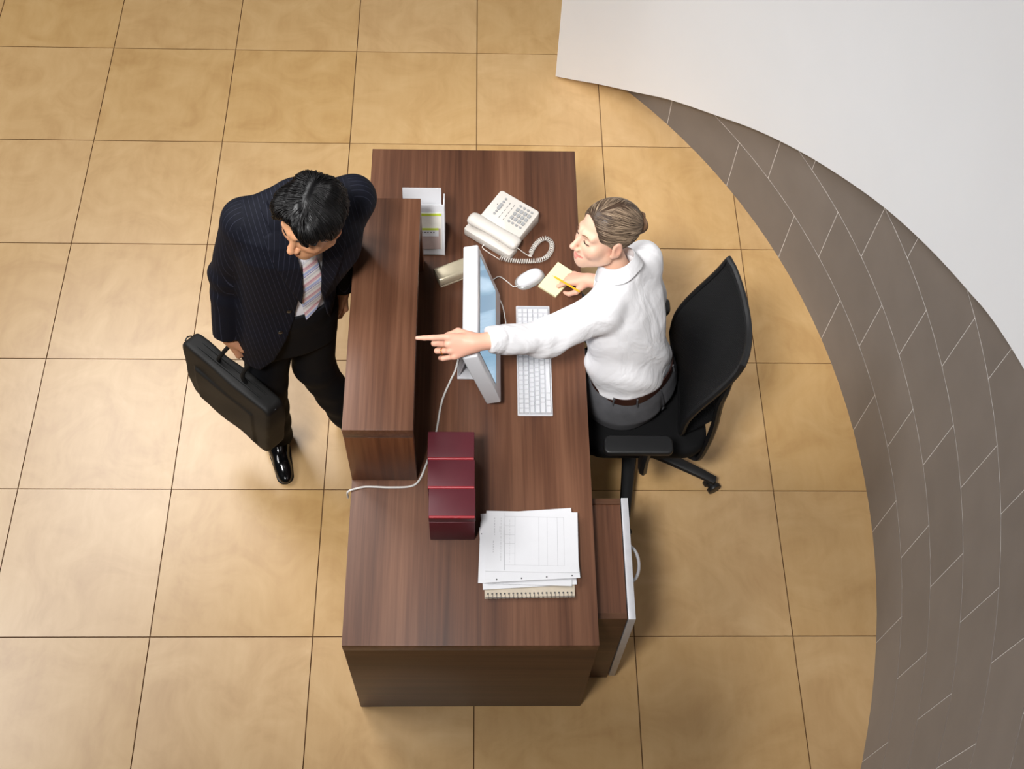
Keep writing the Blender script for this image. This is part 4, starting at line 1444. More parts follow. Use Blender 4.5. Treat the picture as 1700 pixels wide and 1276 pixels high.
jk = sculpt('suit_jacket', jacket_field, (0.86, -2.36, 0.74), (1.54, -1.92, 1.54), 0.0048, 'suit', man, sm=2, attrs={'stripe': jstripe})
def layer(polys, lift, thick, base, fmin=0.02):
    """cloth lying on a garment, cut to an outline"""
    def F(P):
        d, L = base(P)
        pd = poly2(L[..., 0], L[..., 2], polys)
        return smax(smax(np.abs(d - lift) - thick, pd, 0.003), fmin - L[..., 1], 0.002)
    return F
LAP_R = [(0.040, 1.515), (0.060, 1.492), (0.046, 1.468), (0.040, 1.448), (0.066, 1.432), (0.060, 1.37), (0.036, 1.26), (0.012, 1.16), (0.000, 1.118), (-0.013, 1.20), (-0.019, 1.29), (-0.019, 1.39), (-0.006, 1.47), (0.012, 1.515)]
LAP_L = [(-0.128, 1.515), (-0.152, 1.49), (-0.166, 1.468), (-0.158, 1.448), (-0.182, 1.432), (-0.168, 1.36), (-0.128, 1.25), (-0.088, 1.15), (-0.072, 1.09), (-0.066, 1.17), (-0.080, 1.288), (-0.098, 1.39), (-0.116, 1.47), (-0.118, 1.515)]
for nm, pl in (('lapel', LAP_R), ('lapel', LAP_L)):
    sculpt(nm, layer(pl, 0.0055, 0.0045, jacket_solid), (0.98, -2.36, 1.07), (1.46, -2.08, 1.54), 0.0032, 'suit', jk, sm=1,
           attrs={'stripe': lambda v: to_local(v, MO, MB_)[:, 0] * 0.9 + 0.25 * to_local(v, MO, MB_)[:, 2] * (1 if pl is LAP_R else -1)})
def proj_pt(F, l, z, f0=0.25):
    """front surface point of a garment at lateral l, height z"""
    fs = np.linspace(f0, 0.0, 400)
    pts = np.array([mw(l, f_, z) for f_ in fs], dtype=np.float32)
    d = F(pts)
    i = np.argmax(d < 0)
    return pts[i]
for l, z in ((0.045, 1.088), (0.088, 0.985)):
    p = proj_pt(jacket_field, l, z)
    MB().cyl(tuple(p - MF * 0.001), tuple(p + MF * 0.004), 0.0085, 16).build('button', 'button', jk, 0.001)
# shirt front with collar
SROWS = [(z, cx, cy, rx - 0.014, ry - 0.013) for z, cx, cy, rx, ry in JROWS]
def shirt_solid(P):
    L = to_local(P, MO, MB_)
    return loft(L[..., 0], L[..., 1], L[..., 2], SROWS, 2.4), L
def shirt_field(P):
    d, L = shirt_solid(P)
    d = np.maximum(d, poly2(L[..., 0], L[..., 2], [(0.10, 1.56), (0.06, 1.2), (0.05, 0.98), (-0.10, 0.98), (-0.13, 1.2), (-0.20, 1.56)]))
    col = cap(P, mw(-0.058, 0.025, 1.43), mw(-0.064, 0.045, 1.505), 0.066, 0.063)
    hole = cap(P, mw(-0.058, 0.03, 1.40), mw(-0.068, 0.06, 1.56), 0.057, 0.060)
    col = np.maximum(col, L[..., 2] - 1.50 + 0.35 * (L[..., 1] - 0.03))
    vee = poly2(L[..., 0], L[..., 2], [(-0.058, 1.425), (-0.030, 1.56), (-0.09, 1.56)])
    d = smin(d, col, 0.012)
    d = np.maximum(d, -np.maximum(vee, 0.04 - L[..., 1]))
    return np.maximum(np.maximum(d, -hole), 0.99 - L[..., 2])
shirt = sculpt('shirt', shirt_field, (1.05, -2.34, 0.94), (1.46, -2.02, 1.53), 0.004, 'shirt', man, sm=1)
TIE = [(-0.050, 1.385), (-0.066, 1.385), (-0.076, 1.33), (-0.082, 1.22), (-0.068, 1.10), (-0.046, 1.045), (-0.002, 1.005), (0.000, 1.10), (-0.012, 1.22), (-0.030, 1.33)]
def tie_field(P):
    d, L = shirt_solid(P)
    pd = poly2(L[..., 0], L[..., 2], TIE)
    t = smax(np.abs(d - 0.007) - 0.0045, pd, 0.004)
    t = smax(t, 0.03 - L[..., 1], 0.002)
    kn = ell(L, (-0.058, float(SROWS[5][2] + SROWS[5][4]) - 0.002, 1.405), (0.019, 0.016, 0.024))
    return smin(t, kn, 0.008)
tie = sculpt('necktie', tie_field, (1.10, -2.36, 0.99), (1.36, -2.12, 1.46), 0.0032, 'tie', man, sm=1,
             attrs={'stripe': lambda v: to_local(v, MO, MB_)[:, 2] * 0.80 + to_local(v, MO, MB_)[:, 0] * 0.62})
# trousers
def trousers_m(P):
    L = to_local(P, MO, MB_)
    d = loft(L[..., 0], L[..., 1], L[..., 2], [(0.76, 0.052, 0.0, 0.150, 0.105), (0.88, 0.048, 0.004, 0.160, 0.112), (0.97, 0.040, 0.012, 0.156, 0.119), (1.032, 0.028, 0.013, 0.154, 0.119)], 2.3)
    cut = cap(P, mw(0.02, -0.2, 0.66), mw(0.02, 0.2, 0.66), 0.10, 0.10)
    for a, b_, c_ in ((m_hipR, m_knR, m_anR), (m_hipL, m_knL, m_anL)):
        l = cap(P, a, b_, 0.095, 0.076)
        l = smin(l, cap(P, b_, (c_[0], c_[1], 0.05), 0.074, 0.064), 0.03)
        l = l + 0.0030 * np.sin(48 * P[..., 2] + 26 * P[..., 0]) * np.clip((0.6 - P[..., 2]) * 2.5, 0, 1)
        d = smin(d, l, 0.018)
    return np.maximum(d, 0.042 - P[..., 2])
sculpt('trousers', trousers_m, (0.90, -2.34, 0.035), (1.46, -1.95, 1.13), 0.0055, 'suit_plain', man, sm=2)
def shoe(an, dirv, name='shoe'):
    f_ = np.array([dirv[0], dirv[1], 0.0])
    f_ /= np.linalg.norm(f_)
    B = np.stack([np.array([f_[1], -f_[0], 0]), f_, np.array([0, 0, 1.0])], 1)
    o = (an[0], an[1], 0.0)
    def F(P):
        L = to_local(P, o, B)
        d = cap(L, (0, -0.045, 0.044), (0, 0.05, 0.046), 0.040, 0.040)
        d = smin(d, cap(L, (0, 0.06, 0.036), (0.004, 0.135, 0.028), 0.041, 0.033), 0.03)
        d = smin(d, ell(L, (0.002, 0.175, 0.022), (0.031, 0.048, 0.022)), 0.03)
        d = smin(d, cap(L, (0, -0.01, 0.05), (0, -0.02, 0.10), 0.042, 0.046), 0.02)
        d = smax(d, 0.004 - L[..., 2], 0.004)
        d = smax(d, L[..., 2] - 0.115, 0.01)
        return d
    s_ = sculpt(name, F, (an[0] - 0.24, an[1] - 0.26, 0.0), (an[0] + 0.24, an[1] + 0.12, 0.13), 0.0042, 'shoe', man, sm=2)
    def G_(P):
        L = to_local(P, o, B)
        e = np.minimum(cap(L, (0, -0.045, 0.005), (0, 0.06, 0.005), 0.043, 0.045), cap(L, (0, 0.06, 0.005), (0.003, 0.185, 0.005), 0.045, 0.034))
        return smax(e, np.abs(L[..., 2] - 0.0052) - 0.005, 0.001)
    sculpt('sole', G_, (an[0] - 0.24, an[1] - 0.27, -0.004), (an[0] + 0.24, an[1] + 0.12, 0.02), 0.0036, 'black_plastic', s_, sm=1)
shoe((0.993, -2.168), (0.29, -0.957))
shoe((1.284, -2.080), (0.28, -0.96))

# hair
def hair_m(L):
    d = ell(L, (0, -0.018, 0.034), (0.088, 0.102, 0.087))
    d = smin(d, ell(L, (0.042, 0.012, 0.058), (0.053, 0.074, 0.054)), 0.02)
    d = smin(d, ell(L, (-0.048, 0.018, 0.054), (0.056, 0.076, 0.056)), 0.02)
    d = smin(d, ell(L, (0.028, -0.050, 0.088), (0.042, 0.042, 0.032)), 0.015)
    d = smin(d, ell(L, (-0.030, -0.045, 0.091), (0.038, 0.040, 0.031)), 0.012)
    d = smin(d, ell(L, (-0.036, 0.062, 0.076), (0.044, 0.026, 0.026)), 0.015)
    d = smin(d, ell(L, (0.040, 0.058, 0.078), (0.040, 0.026, 0.024)), 0.015)
    # valley along the parting
    d = smax(d, -cap(L, (0.006, -0.035, 0.157), (0.006, 0.050, 0.142), 0.016, 0.013), 0.02)
    face = ell(L, (0.010, 0.120, -0.014), (0.078, 0.074, 0.118))
    d = smax(d, -face, 0.012)
    S_ = sym(L)
    d = smax(d, -ell(S_, (0.078, 0.068, -0.018), (0.050, 0.050, 0.078)), 0.012)
    d = smax(d, -ell(S_, (0.102, -0.004, -0.046), (0.040, 0.034, 0.048)), 0.008)
    d = smax(d, -(L[..., 2] + 0.060 + 0.35 * np.clip(L[..., 1] + 0.05, 0, 1)), 0.012)
    d = d + 0.0025 * np.sin(60 * L[..., 1] + 30 * L[..., 0] + 2 * np.sin(35 * L[..., 2]))
    return d + 0.0012 * np.sin(230 * L[..., 0] + 60 * L[..., 1] + 8 * np.sin(40 * L[..., 2]))
def hair_obj(F, c, B, colour, parent, lo, hi, h=0.0032):
    v, q = surface(lambda P: F(P), *[axis(lo[i], hi[i], h) for i in range(3)])
    v = relax(v, q, 1)
    return mesh_obj('hair', v @ B.T + np.array(c), q, 'strands', parent, {'tint': np.tile(np.array(s2l(colour)[:3]), (len(v), 1))})
hm = hair_obj(hair_m, HM_C, HM_B, (9, 8, 9), man, (-0.13, -0.16, -0.10), (0.13, 0.14, 0.17))
rs = np.random.default_rng(3)
pts = rs.normal(size=(5200, 3))
pts /= np.linalg.norm(pts, axis=1, keepdims=True)
pts = pts * V(0.098, 0.115, 0.10) + V(0, -0.01, 0.045)
keep = (pts[:, 2] > 0.015) & (np.abs(hair_m(pts.astype(np.float32))) < 0.03)
pts = pts[keep][:2300]
def flow_m(P):
    a, b_ = V(0.004, -0.050, 0.13), V(-0.008, 0.05, 0.13)
    t = np.clip(((P - a) @ (b_ - a)) / float((b_ - a) @ (b_ - a)), 0, 1)
    d = P - (a + t[:, None] * (b_ - a))
    d = d / (np.linalg.norm(d, axis=1, keepdims=True) + 1e-6)
    d[:, 2] -= 0.35
    d[:, 1] += 0.35 * np.clip(P[:, 1] * 12 + 0.4, -0.3, 1)
    d[:, 0] += 0.25 * np.sin(60 * P[:, 1])
    return d
colm = np.array(s2l((12, 10, 10))[:3]) * rs.uniform(0.5, 2.0, (len(pts), 1))
strands('hair_locks', pts, hair_m, flow_m, 9, rs.uniform(0.004, 0.0085, len(pts)).astype(np.float32), 0.0011, (rs.uniform(0, 1, len(pts)) ** 3 * 0.005 + 0.0006).astype(np.float32), HM_C, HM_B, colm, hm, rs)
def hl(B, c):
    return lambda x, y, z: tuple(np.array(c) + B @ np.array([x, y, z]))
hp_ = hl(HM_B, HM_C)
def face_bits(par, hp_, brow_mat, lash_r, brow_r, open_):
    for s in (-1, 1):
        MB().tube(smooth_path([hp_(s * 0.012, 0.0885, 0.0175), hp_(s * 0.028, 0.0845, 0.0225), hp_(s * 0.046, 0.072, 0.016)], 5), [brow_r * k for k in (0.7, .8, .9, 1, 1, 1, 0.9, 0.8, 0.6, .4, .2)], 6, flat=0.6).build('eyebrow', brow_mat, par)
        MB().tube(smooth_path([hp_(s * 0.0155, 0.0785, -0.0035), hp_(s * 0.030, 0.0822, -0.0060 + open_), hp_(s * 0.0455, 0.0745, -0.0045)], 5), [lash_r] * 11, 6).build('eyelashes', 'lash', par)
face_bits(man, hp_, 'lash', 0.0014, 0.0036, -0.001)

# the bag in his right hand
bagc = thing('laptop_bag', (0.95, -2.27, 0.36), "black soft laptop bag hanging from the man's hand", 'bag')
TLp, TRp, BLp, BRp = np.array((0.790, -2.120, 0.655)), np.array((1.135, -2.415, 0.650)), np.array((0.742, -2.105, 0.370)), np.array((1.020, -2.375, 0.365))
bx_ = (TRp - TLp) / np.linalg.norm(TRp - TLp)
bz_ = ((TLp + TRp) - (BLp + BRp))
bz_ -= bx_ * (bz_ @ bx_)
bz_ /= np.linalg.norm(bz_)
by_ = np.cross(bz_, bx_)
BB = np.stack([bx_, by_, bz_], 1)
BC = (TLp + TRp + BLp + BRp) / 4
BL_, BH_ = 0.212, 0.150
def bag_field(P):
    L = to_local(P, BC, BB)
    x, y, z = L[..., 0], L[..., 1], L[..., 2]
    th = 0.043 - 0.006 * (z / 0.15) ** 2 + 0.004 * np.sin(9 * x + 1)
    hx = BL_ + 0.012 * np.sin(6 * z + 0.5) - 0.05 * np.clip(-z - 0.03, 0, 1)
    qx, qz = np.abs(x) - (hx - 0.03), np.abs(z) - (BH_ - 0.03)
    d2 = np.sqrt(np.maximum(qx, 0) ** 2 + np.maximum(qz, 0) ** 2) + np.minimum(np.maximum(qx, qz), 0) - 0.03
    d = smax(d2, np.abs(y) - th, 0.012)
    pk = smax(np.maximum(np.abs(x + 0.005) - 0.150, np.abs(z + 0.030) - 0.095), np.abs(y + 0.043) - 0.008, 0.006)
    d = smin(d, pk, 0.004)
    return d + 0.0026 * np.sin(28 * x - 22 * z) * np.sin(17 * z + 5 * x)
bag_lo, bag_hi = np.minimum.reduce([TLp, TRp, BLp, BRp]) - 0.07, np.maximum.reduce([TLp, TRp, BLp, BRp]) + 0.07
sculpt('body', bag_field, tuple(bag_lo), tuple(bag_hi), 0.0055, 'bag', bagc, sm=2)
def bp_(x, y, z):
    return tuple(BC + BB @ np.array([x, y, z]))
ztop_ = BH_ + 0.001
for yy in (-0.012, 0.012):
    MB().tube(smooth_path([bp_(-0.20, yy, ztop_ - 0.02), bp_(-0.15, yy, ztop_ + 0.002), bp_(0.0, yy, ztop_ + 0.003), bp_(0.15, yy, ztop_ + 0.002), bp_(0.20, yy, ztop_ - 0.02)], 6), 0.0028, 6).build('zip_seam', 'bag_trim', bagc)
hg = mhR_o + mhR_B @ np.array([0.0, 0.098, -0.030])
MB().tube(smooth_path([bp_(-0.062, 0, ztop_ - 0.006), bp_(-0.055, 0, ztop_ + 0.03), tuple(hg + bx_ * -0.045), tuple(hg), tuple(hg + bx_ * 0.045), bp_(0.062, 0, ztop_ + 0.04), bp_(0.075, 0, ztop_ - 0.006)], 6), 0.008, 8).build('handle', 'bag_trim', bagc)
for xx, s in ((-0.215, -1), (0.205, 1)):
    MB().tube([bp_(xx, -0.012, 0.115), bp_(xx + s * 0.012, -0.014, 0.128), bp_(xx + s * 0.016, 0, 0.132), bp_(xx + s * 0.012, 0.014, 0.128), bp_(xx, 0.012, 0.115), bp_(xx - s * 0.004, 0, 0.11)], 0.0032, 6, closed=True).build('strap_ring', 'black_plastic', bagc)

# ------------------------------------------------------------------ the seated woman
WW, WN = np.array((2.350, -2.215, 0.655)), np.array((2.278, -2.090, 1.085))
wz_ = (WN - WW) / np.linalg.norm(WN - WW)
wr_ = np.array((0.578, 0.816, 0.0))
wr_ -= wz_ * (wr_ @ wz_)
wr_ /= np.linalg.norm(wr_)
WB = np.stack([wr_, np.cross(wz_, wr_), wz_], 1)
HW_C = (2.216, -2.046, 1.212)
HW_B = np.array([[-0.187, -0.978, 0.096], [0.939, -0.150, 0.309], [-0.287, 0.148, 0.946]])
_t = math.radians(-8)
HW_B = np.stack([HW_B[:, 0] * math.cos(_t) + HW_B[:, 1] * -math.sin(_t), HW_B[:, 1] * math.cos(_t) + HW_B[:, 0] * math.sin(_t), HW_B[:, 2]], 1)
w_shL, w_elL, w_cuL = (2.215, -2.220, 1.025), (2.030, -2.305, 0.985), (1.838, -2.399, 1.123)
w_shR, w_elR, w_cuR = (2.372, -1.990, 0.995), (2.428, -1.982, 0.765), (2.228, -1.926, 0.772)
WROWS = [(-0.045, 0, 0.0, 0.146, 0.120), (-0.02, 0, 0.0, 0.160, 0.134), (0.03, 0, 0.0, 0.163, 0.136), (0.11, 0, 0.0, 0.160, 0.128), (0.21, 0, 0.0, 0.166, 0.122), (0.30, 0, 0.0, 0.168, 0.108), (0.355, 0, 0.0, 0.150, 0.090), (0.40, 0, 0.0, 0.105, 0.070), (0.445, 0, 0.0, 0.064, 0.060), (0.47, -0.004, 0.008, 0.060, 0.058)]
def blouse_field(P):
    L = to_local(P, WW, WB)
    x, y, z = L[..., 0], L[..., 1], L[..., 2]
    d = loft(x, y, z, WROWS, 2.2)
    nb_ = tuple(WN - wz_ * 0.038)
    d = smin(d, smin(cap(P, w_shL, nb_, 0.060, 0.050), cap(P, w_shR, nb_, 0.060, 0.050), 0.02), 0.04)
    # drape folds across the back and bunching over the belt
    d = d + 0.0045 * np.sin(24 * x + 15 * z + 2.2 * np.sin(11 * z + 6 * x)) * np.clip(1.25 - 2.6 * z, 0.2, 1) + 0.0045 * np.sin(40 * (0.45 * x + 0.88 * z) + 2.0 * np.sin(16 * x)) * np.exp(-(((z - 0.06) / 0.10) ** 2)) + 0.003 * np.sin(30 * (0.8 * x - 0.6 * z)) * np.exp(-(((z - 0.26) / 0.10) ** 2))
    def slv(s_, e_, c_, r1, r2, r3, cut):
        a = cap(P, s_, e_, r1, r2)
        b_ = cap(P, e_, c_, r2, r3)
        a = smin(a, b_, 0.03)
        ax_ = (V(*c_) - V(*e_)) / np.linalg.norm(V(*c_) - V(*e_))
        t = (P - V(*e_)) @ ax_
        L_ = float(np.linalg.norm(V(*c_) - V(*e_)))
        a = a + 0.0022 * np.sin(62 * t + 16 * P[..., 2] + 3 * np.sin(25 * P[..., 1])) * np.exp(-(((t - 0.02) / 0.10) ** 2)) + 0.002 * np.sin(38 * P[..., 1] + 52 * P[..., 2] + 20 * t)
        # gathered into the cuff
        a = a + 0.0028 * np.exp(-(((t - (L_ - 0.050)) / 0.006) ** 2))
        return np.maximum(a, (P - V(*c_)) @ (V(*cut) / np.float32(np.linalg.norm(cut))))
    d = smin(d, slv(w_shL, w_elL, w_cuL, 0.068, 0.060, 0.0435, (-0.95, -0.28, 0.12)), 0.03)
    d = smin(d, slv(w_shR, w_elR, w_cuR, 0.065, 0.055, 0.040, (-0.98, 0.2, 0.0)), 0.03)
    neck = cap(P, tuple(WN - wz_ * 0.06 + WB[:, 1] * 0.02), tuple(WN + wz_ * 0.1 + WB[:, 1] * 0.02), 0.052, 0.054)
    vee = np.maximum(poly2(x, z, [(0.0, 0.30), (0.06, 0.48), (-0.06, 0.48)]), 0.02 - y)
    d = smax(d, -neck, 0.004)
    return smax(d, -vee, 0.004)
NECKW = (tuple(WN - wz_ * 0.05), tuple(np.array(HW_C) + HW_B @ np.array([0, -0.025, -0.065])))
POINT = {'index': (4, 3, 2, 6), 'middle': (42, 75, 40, 1), 'ring': (38, 72, 40, -1), 'pinky': (26, 48, 30, -7),
         'thumb': ((0.020, 0.022, -0.010), (0.034, 0.052, -0.028), (0.026, 0.082, -0.036), (0.014, 0.104, -0.038))}
PEN = {'index': (34, 44, 16, -2), 'middle': (44, 56, 30, 0), 'ring': (56, 70, 40, 0), 'pinky': (60, 70, 40, 0),
       'thumb': ((0.020, 0.022, -0.012), (0.040, 0.048, -0.034), (0.043, 0.076, -0.046), (0.033, 0.100, -0.050))}
wl_t, wl_f = hand_frame((0.0, 0.72, 0.70), (-1.0, -0.20, 0.015))
wl_B = np.stack([wl_t, wl_f, np.cross(wl_t, wl_f)], 1)
wl_o = np.array((1.806, -2.408, 1.124))
wr_t, wr_f = hand_frame((-0.20, -0.85, 0.25), (-0.93, 0.30, -0.26))
wr_B = np.stack([wr_t, wr_f, -np.cross(wr_t, wr_f)], 1)
wr_o = np.array((2.212, -1.922, 0.776))
WK, LK = 0.93, 1.07
wf_ = np.array((-0.75, 0.66, 0.0))
wf_ /= np.linalg.norm(wf_)
WHB = np.stack([np.array([wf_[1], -wf_[0], 0]), wf_, np.array([0, 0, 1.0])], 1)
WH = (2.362, -2.212, 0.0)
w_hips = [((2.300, -2.285, 0.575), (2.010, -2.030, 0.555), (2.020, -2.030, 0.09)), ((2.425, -2.140, 0.575), (2.140, -1.880, 0.555), (2.150, -1.890, 0.09))]
def body_w(P):
    L = to_local(P, WW, WB)
    d = loft(L[..., 0], L[..., 1], L[..., 2], [(z, cx, cy, rx * 0.82, ry * 0.8) for z, cx, cy, rx, ry in WROWS[:-1]], 2.2)
    d = smin(d, cap(P, w_shL, w_shR, 0.04), 0.04)
    Lh = to_local(P, WH, WHB)
    d = smin(d, loft(Lh[..., 0], Lh[..., 1], Lh[..., 2], [(0.50, 0, 0, 0.15, 0.12), (0.58, 0, 0, 0.16, 0.12), (0.68, 0, 0, 0.13, 0.095)], 2.2), 0.04)
    for a, b_, c_ in ((w_shL, w_elL, wl_o), (w_shR, w_elR, wr_o)):
        d = smin(d, cap(P, a, b_, 0.040, 0.034), 0.03)
        d = smin(d, cap(P, b_, c_, 0.034, 0.0235), 0.02)
    for h_, k_, a_ in w_hips:
        d = smin(d, cap(P, h_, k_, 0.065, 0.048), 0.03)
        d = smin(d, cap(P, k_, a_, 0.046, 0.034), 0.02)
        d = smin(d, cap(P, (a_[0], a_[1], 0.05), (a_[0] + wf_[0] * 0.12, a_[1] + wf_[1] * 0.12, 0.035), 0.03, 0.02), 0.02)
    d = smin(d, cap(P, NECKW[0], NECKW[1], 0.048, 0.045), 0.03)
    d = smin(d, bound(P, HW_C, 0.15, lambda Q: head_field(to_local(Q, HW_C, HW_B), True, True)), 0.016)
    d = smin(d, bound(P, wl_o + wl_B @ np.array([0, 0.07, -0.01]), 0.15, lambda Q: hand_field(to_local(Q, wl_o, wl_B) / LK, POINT) * LK), 0.010)
    d = smin(d, bound(P, wr_o + wr_B @ np.array([0, 0.06, -0.02]), 0.13, lambda Q: hand_field(to_local(Q, wr_o, wr_B) / WK, PEN) * WK), 0.010)
    return d
def tint_w(v):
    L = to_local(v, HW_C, HW_B)
    c = face_tint(L, (232, 188, 162), (204, 104, 100), (226, 150, 128), None, True)
    far = np.linalg.norm(L, axis=1) > 0.2
    c[far] = np.array(s2l((226, 172, 148))[:3])
    # nails
    for o_, B_, pose in ((wl_o, wl_B, POINT),):
        Lh = to_local(v, o_, B_) / LK
        for n_ in ('index', 'middle', 'ring', 'pinky'):
            p_, r_ = finger_chain(n_, pose[n_][:3], pose[n_][3])
            d = np.linalg.norm(Lh - (p_[3] + (p_[3] - p_[2]) * 0.05).astype(np.float32), axis=1)
            m = np.clip(1.2 - d / 0.009, 0, 1)[:, None] * 0.45
            c = c * (1 - m) + np.array(s2l((236, 190, 176))[:3]) * m
    return c
woman = sculpt('person', body_w, (1.58, -2.47, 0.005), (2.53, -1.75, 1.36), 0.008, 'skin', None,
               (((1.585, 1.83, 0.0028), (2.09, 2.22, 0.0026), (2.22, 2.32, 0.003)), ((-2.15, -1.87, 0.0028), (-2.45, -2.36, 0.0028)), ((0.70, 0.82, 0.003), (1.06, 1.34, 0.0026))), 1, {'tint': tint_w}, loc=(2.33, -2.17, 0.0))
tag(woman, 'woman in a white blouse with a hair bun, seated at the desk and pointing', 'person')
bl = sculpt('blouse', blouse_field, (1.80, -2.48, 0.58), (2.56, -1.86, 1.14), 0.005, 'blouse', woman, sm=2)
# collar
ndir = np.array(HW_C) - WN
ndir /= np.linalg.norm(ndir)
cz_ = 0.55 * wz_ + 0.45 * ndir
cz_ /= np.linalg.norm(cz_)
cx_ = WB[:, 0] - cz_ * (WB[:, 0] @ cz_)
cx_ /= np.linalg.norm(cx_)
cy_ = np.cross(cz_, cx_)
cc_ = WN + ndir * 0.006
PROF = [(0.054, 0.000), (0.0555, 0.030), (0.0585, 0.041), (0.063, 0.040), (0.0675, 0.030), (0.0755, 0.010), (0.084, -0.008)]
cv, cf = [], []
NPH = 44
for i in range(NPH + 1):
    ph = math.radians(90 + 24 + (360 - 48) * i / NPH)
    tip = math.exp(-(((min(i, NPH - i)) / 5.0) ** 2))
    for j, (r_c, h_c) in enumerate(PROF):
        k = max(0, (j - 3) / 3)
        rr_ = r_c + 0.012 * tip * k
        hh_ = h_c - 0.030 * tip * k + 0.004 * math.sin(3 * ph) * k
        fw = 0.90 + 0.10 * abs(math.cos(ph))
        cv.append(tuple(cc_ + cx_ * (rr_ * math.cos(ph)) + cy_ * (rr_ * fw * math.sin(ph)) + cz_ * hh_))
m_ = len(PROF)
for i in range(NPH):
    for j in range(m_ - 1):
        cf.append((i * m_ + j, i * m_ + j + 1, (i + 1) * m_ + j + 1, (i + 1) * m_ + j))
co = MB().add(cv, cf).build('collar', 'blouse', bl)
sd_m = co.modifiers.new('cloth_thickness', 'SOLIDIFY')
sd_m.thickness = 0.0028
sb_m = co.modifiers.new('smooth', 'SUBSURF')
sb_m.levels = sb_m.render_levels = 1
# trousers
TR = [(0.455, 0, 0.02, 0.150, 0.125), (0.49, 0, 0.01, 0.186, 0.160), (0.55, 0, 0.0, 0.190, 0.163), (0.61, 0, 0.0, 0.176, 0.146), (0.655, 0, 0.002, 0.160, 0.128), (0.70, 0, 0.003, 0.155, 0.122)]
def trousers_w(P):
    L = to_local(P, WH, WHB)
    d = loft(L[..., 0], L[..., 1], L[..., 2], TR, 2.3)
    d = smax(d, -cap(L, (0, -0.185, 0.44), (0, -0.150, 0.64), 0.012, 0.004), 0.02)
    for h_, k_, a_ in w_hips:
        d = smin(d, cap(P, h_, k_, 0.086, 0.068), 0.04)
        d = smin(d, cap(P, k_, (a_[0], a_[1], 0.07), 0.066, 0.058), 0.03)
    d = d + 0.0018 * np.sin(40 * L[..., 0] + 30 * L[..., 2]) * np.sin(22 * L[..., 2] + 10 * L[..., 0])
    return np.maximum(np.maximum(d, 0.05 - P[..., 2]), P[..., 2] - 0.683)
tw = sculpt('trousers', trousers_w, (1.90, -2.42, 0.045), (2.60, -1.78, 0.71), 0.006, 'trousers', woman, sm=2)
def ring_pts(z, grow, n=48, a0=0.0, a1=360.0):
    R_ = np.array(TR)
    rx, ry, cy = np.interp(z, R_[:, 0], R_[:, 3]) + grow, np.interp(z, R_[:, 0], R_[:, 4]) + grow, np.interp(z, R_[:, 0], R_[:, 2])
    out = []
    for k in range(n):
        t = math.radians(a0 + (a1 - a0) * k / n)
        cx_, sy_ = math.cos(t), math.sin(t)
        e = 2 / 2.3
        out.append(tuple(np.array(WH) + WHB @ np.array([rx * math.copysign(abs(cx_) ** e, cx_), cy + ry * math.copysign(abs(sy_) ** e, sy_), z])))
    return out
bt = MB()
lo_, hi_ = ring_pts(0.648, 0.0045), ring_pts(0.676, 0.004)
lo2, hi2 = ring_pts(0.648, 0.0), ring_pts(0.676, 0.0)
n_ = len(lo_)
bt.add(lo_ + hi_ + lo2 + hi2, [(i, (i + 1) % n_, n_ + (i + 1) % n_, n_ + i) for i in range(n_)] + [(n_ + i, n_ + (i + 1) % n_, 3 * n_ + (i + 1) % n_, 3 * n_ + i) for i in range(n_)] + [(2 * n_ + i, 2 * n_ + (i + 1) % n_, (i + 1) % n_, i) for i in range(n_)])
bt.build('belt', 'belt', woman)
for ang in (232, 300, 196):
    a = ring_pts(0.642, 0.007, 1, ang)[0]
    b_ = ring_pts(0.676, 0.007, 1, ang)[0]
    MB().tube([a, b_], 0.005, 6, flat=0.6).build('belt_loop', 'trousers', tw)
a = [ring_pts(z, 0.001, 1, 270)[0] for z in (0.64, 0.61, 0.58, 0.55, 0.52)]
MB().tube(a, 0.004, 6, flat=0.4).build('back_seam', 'trousers', tw)
# shoes under the desk
for h_, k_, an in w_hips:
    def SF(P, an=an):
        L = to_local(P, (an[0], an[1], 0), WHB)
        d = cap(L, (0, -0.03, 0.036), (0, 0.06, 0.032), 0.034, 0.034)
        d = smin(d, cap(L, (0, 0.06, 0.03), (0, 0.15, 0.02), 0.033, 0.018), 0.03)
        d = smin(d, cap(L, (0, -0.01, 0.04), (0, -0.01, 0.085), 0.036, 0.038), 0.02)
        return smax(d, 0.002 - L[..., 2], 0.004)
    sculpt('shoe', SF, (an[0] - 0.2, an[1] - 0.12, 0.0), (an[0] + 0.12, an[1] + 0.2, 0.125), 0.006, 'shoe', woman, sm=1)
# wedding ring
p_, r_ = finger_chain('ring', POINT['ring'][:3], POINT['ring'][3])
t0_ = p_[0] * 0.45 + p_[1] * 0.55
ax_ = (p_[1] - p_[0]) / np.linalg.norm(p_[1] - p_[0])
u1 = np.cross(ax_, (1, 0, 0))
u1 /= np.linalg.norm(u1)
u2 = np.cross(ax_, u1)
MB().tube([tuple(wl_o + wl_B @ (t0_ + (u1 * math.cos(t) + u2 * math.sin(t)) * (r_ * 1.10)) * LK) for t in np.linspace(0, 2 * math.pi, 21)[:-1]], 0.0016, 6, closed=True).build('finger_ring', 'gold', woman)
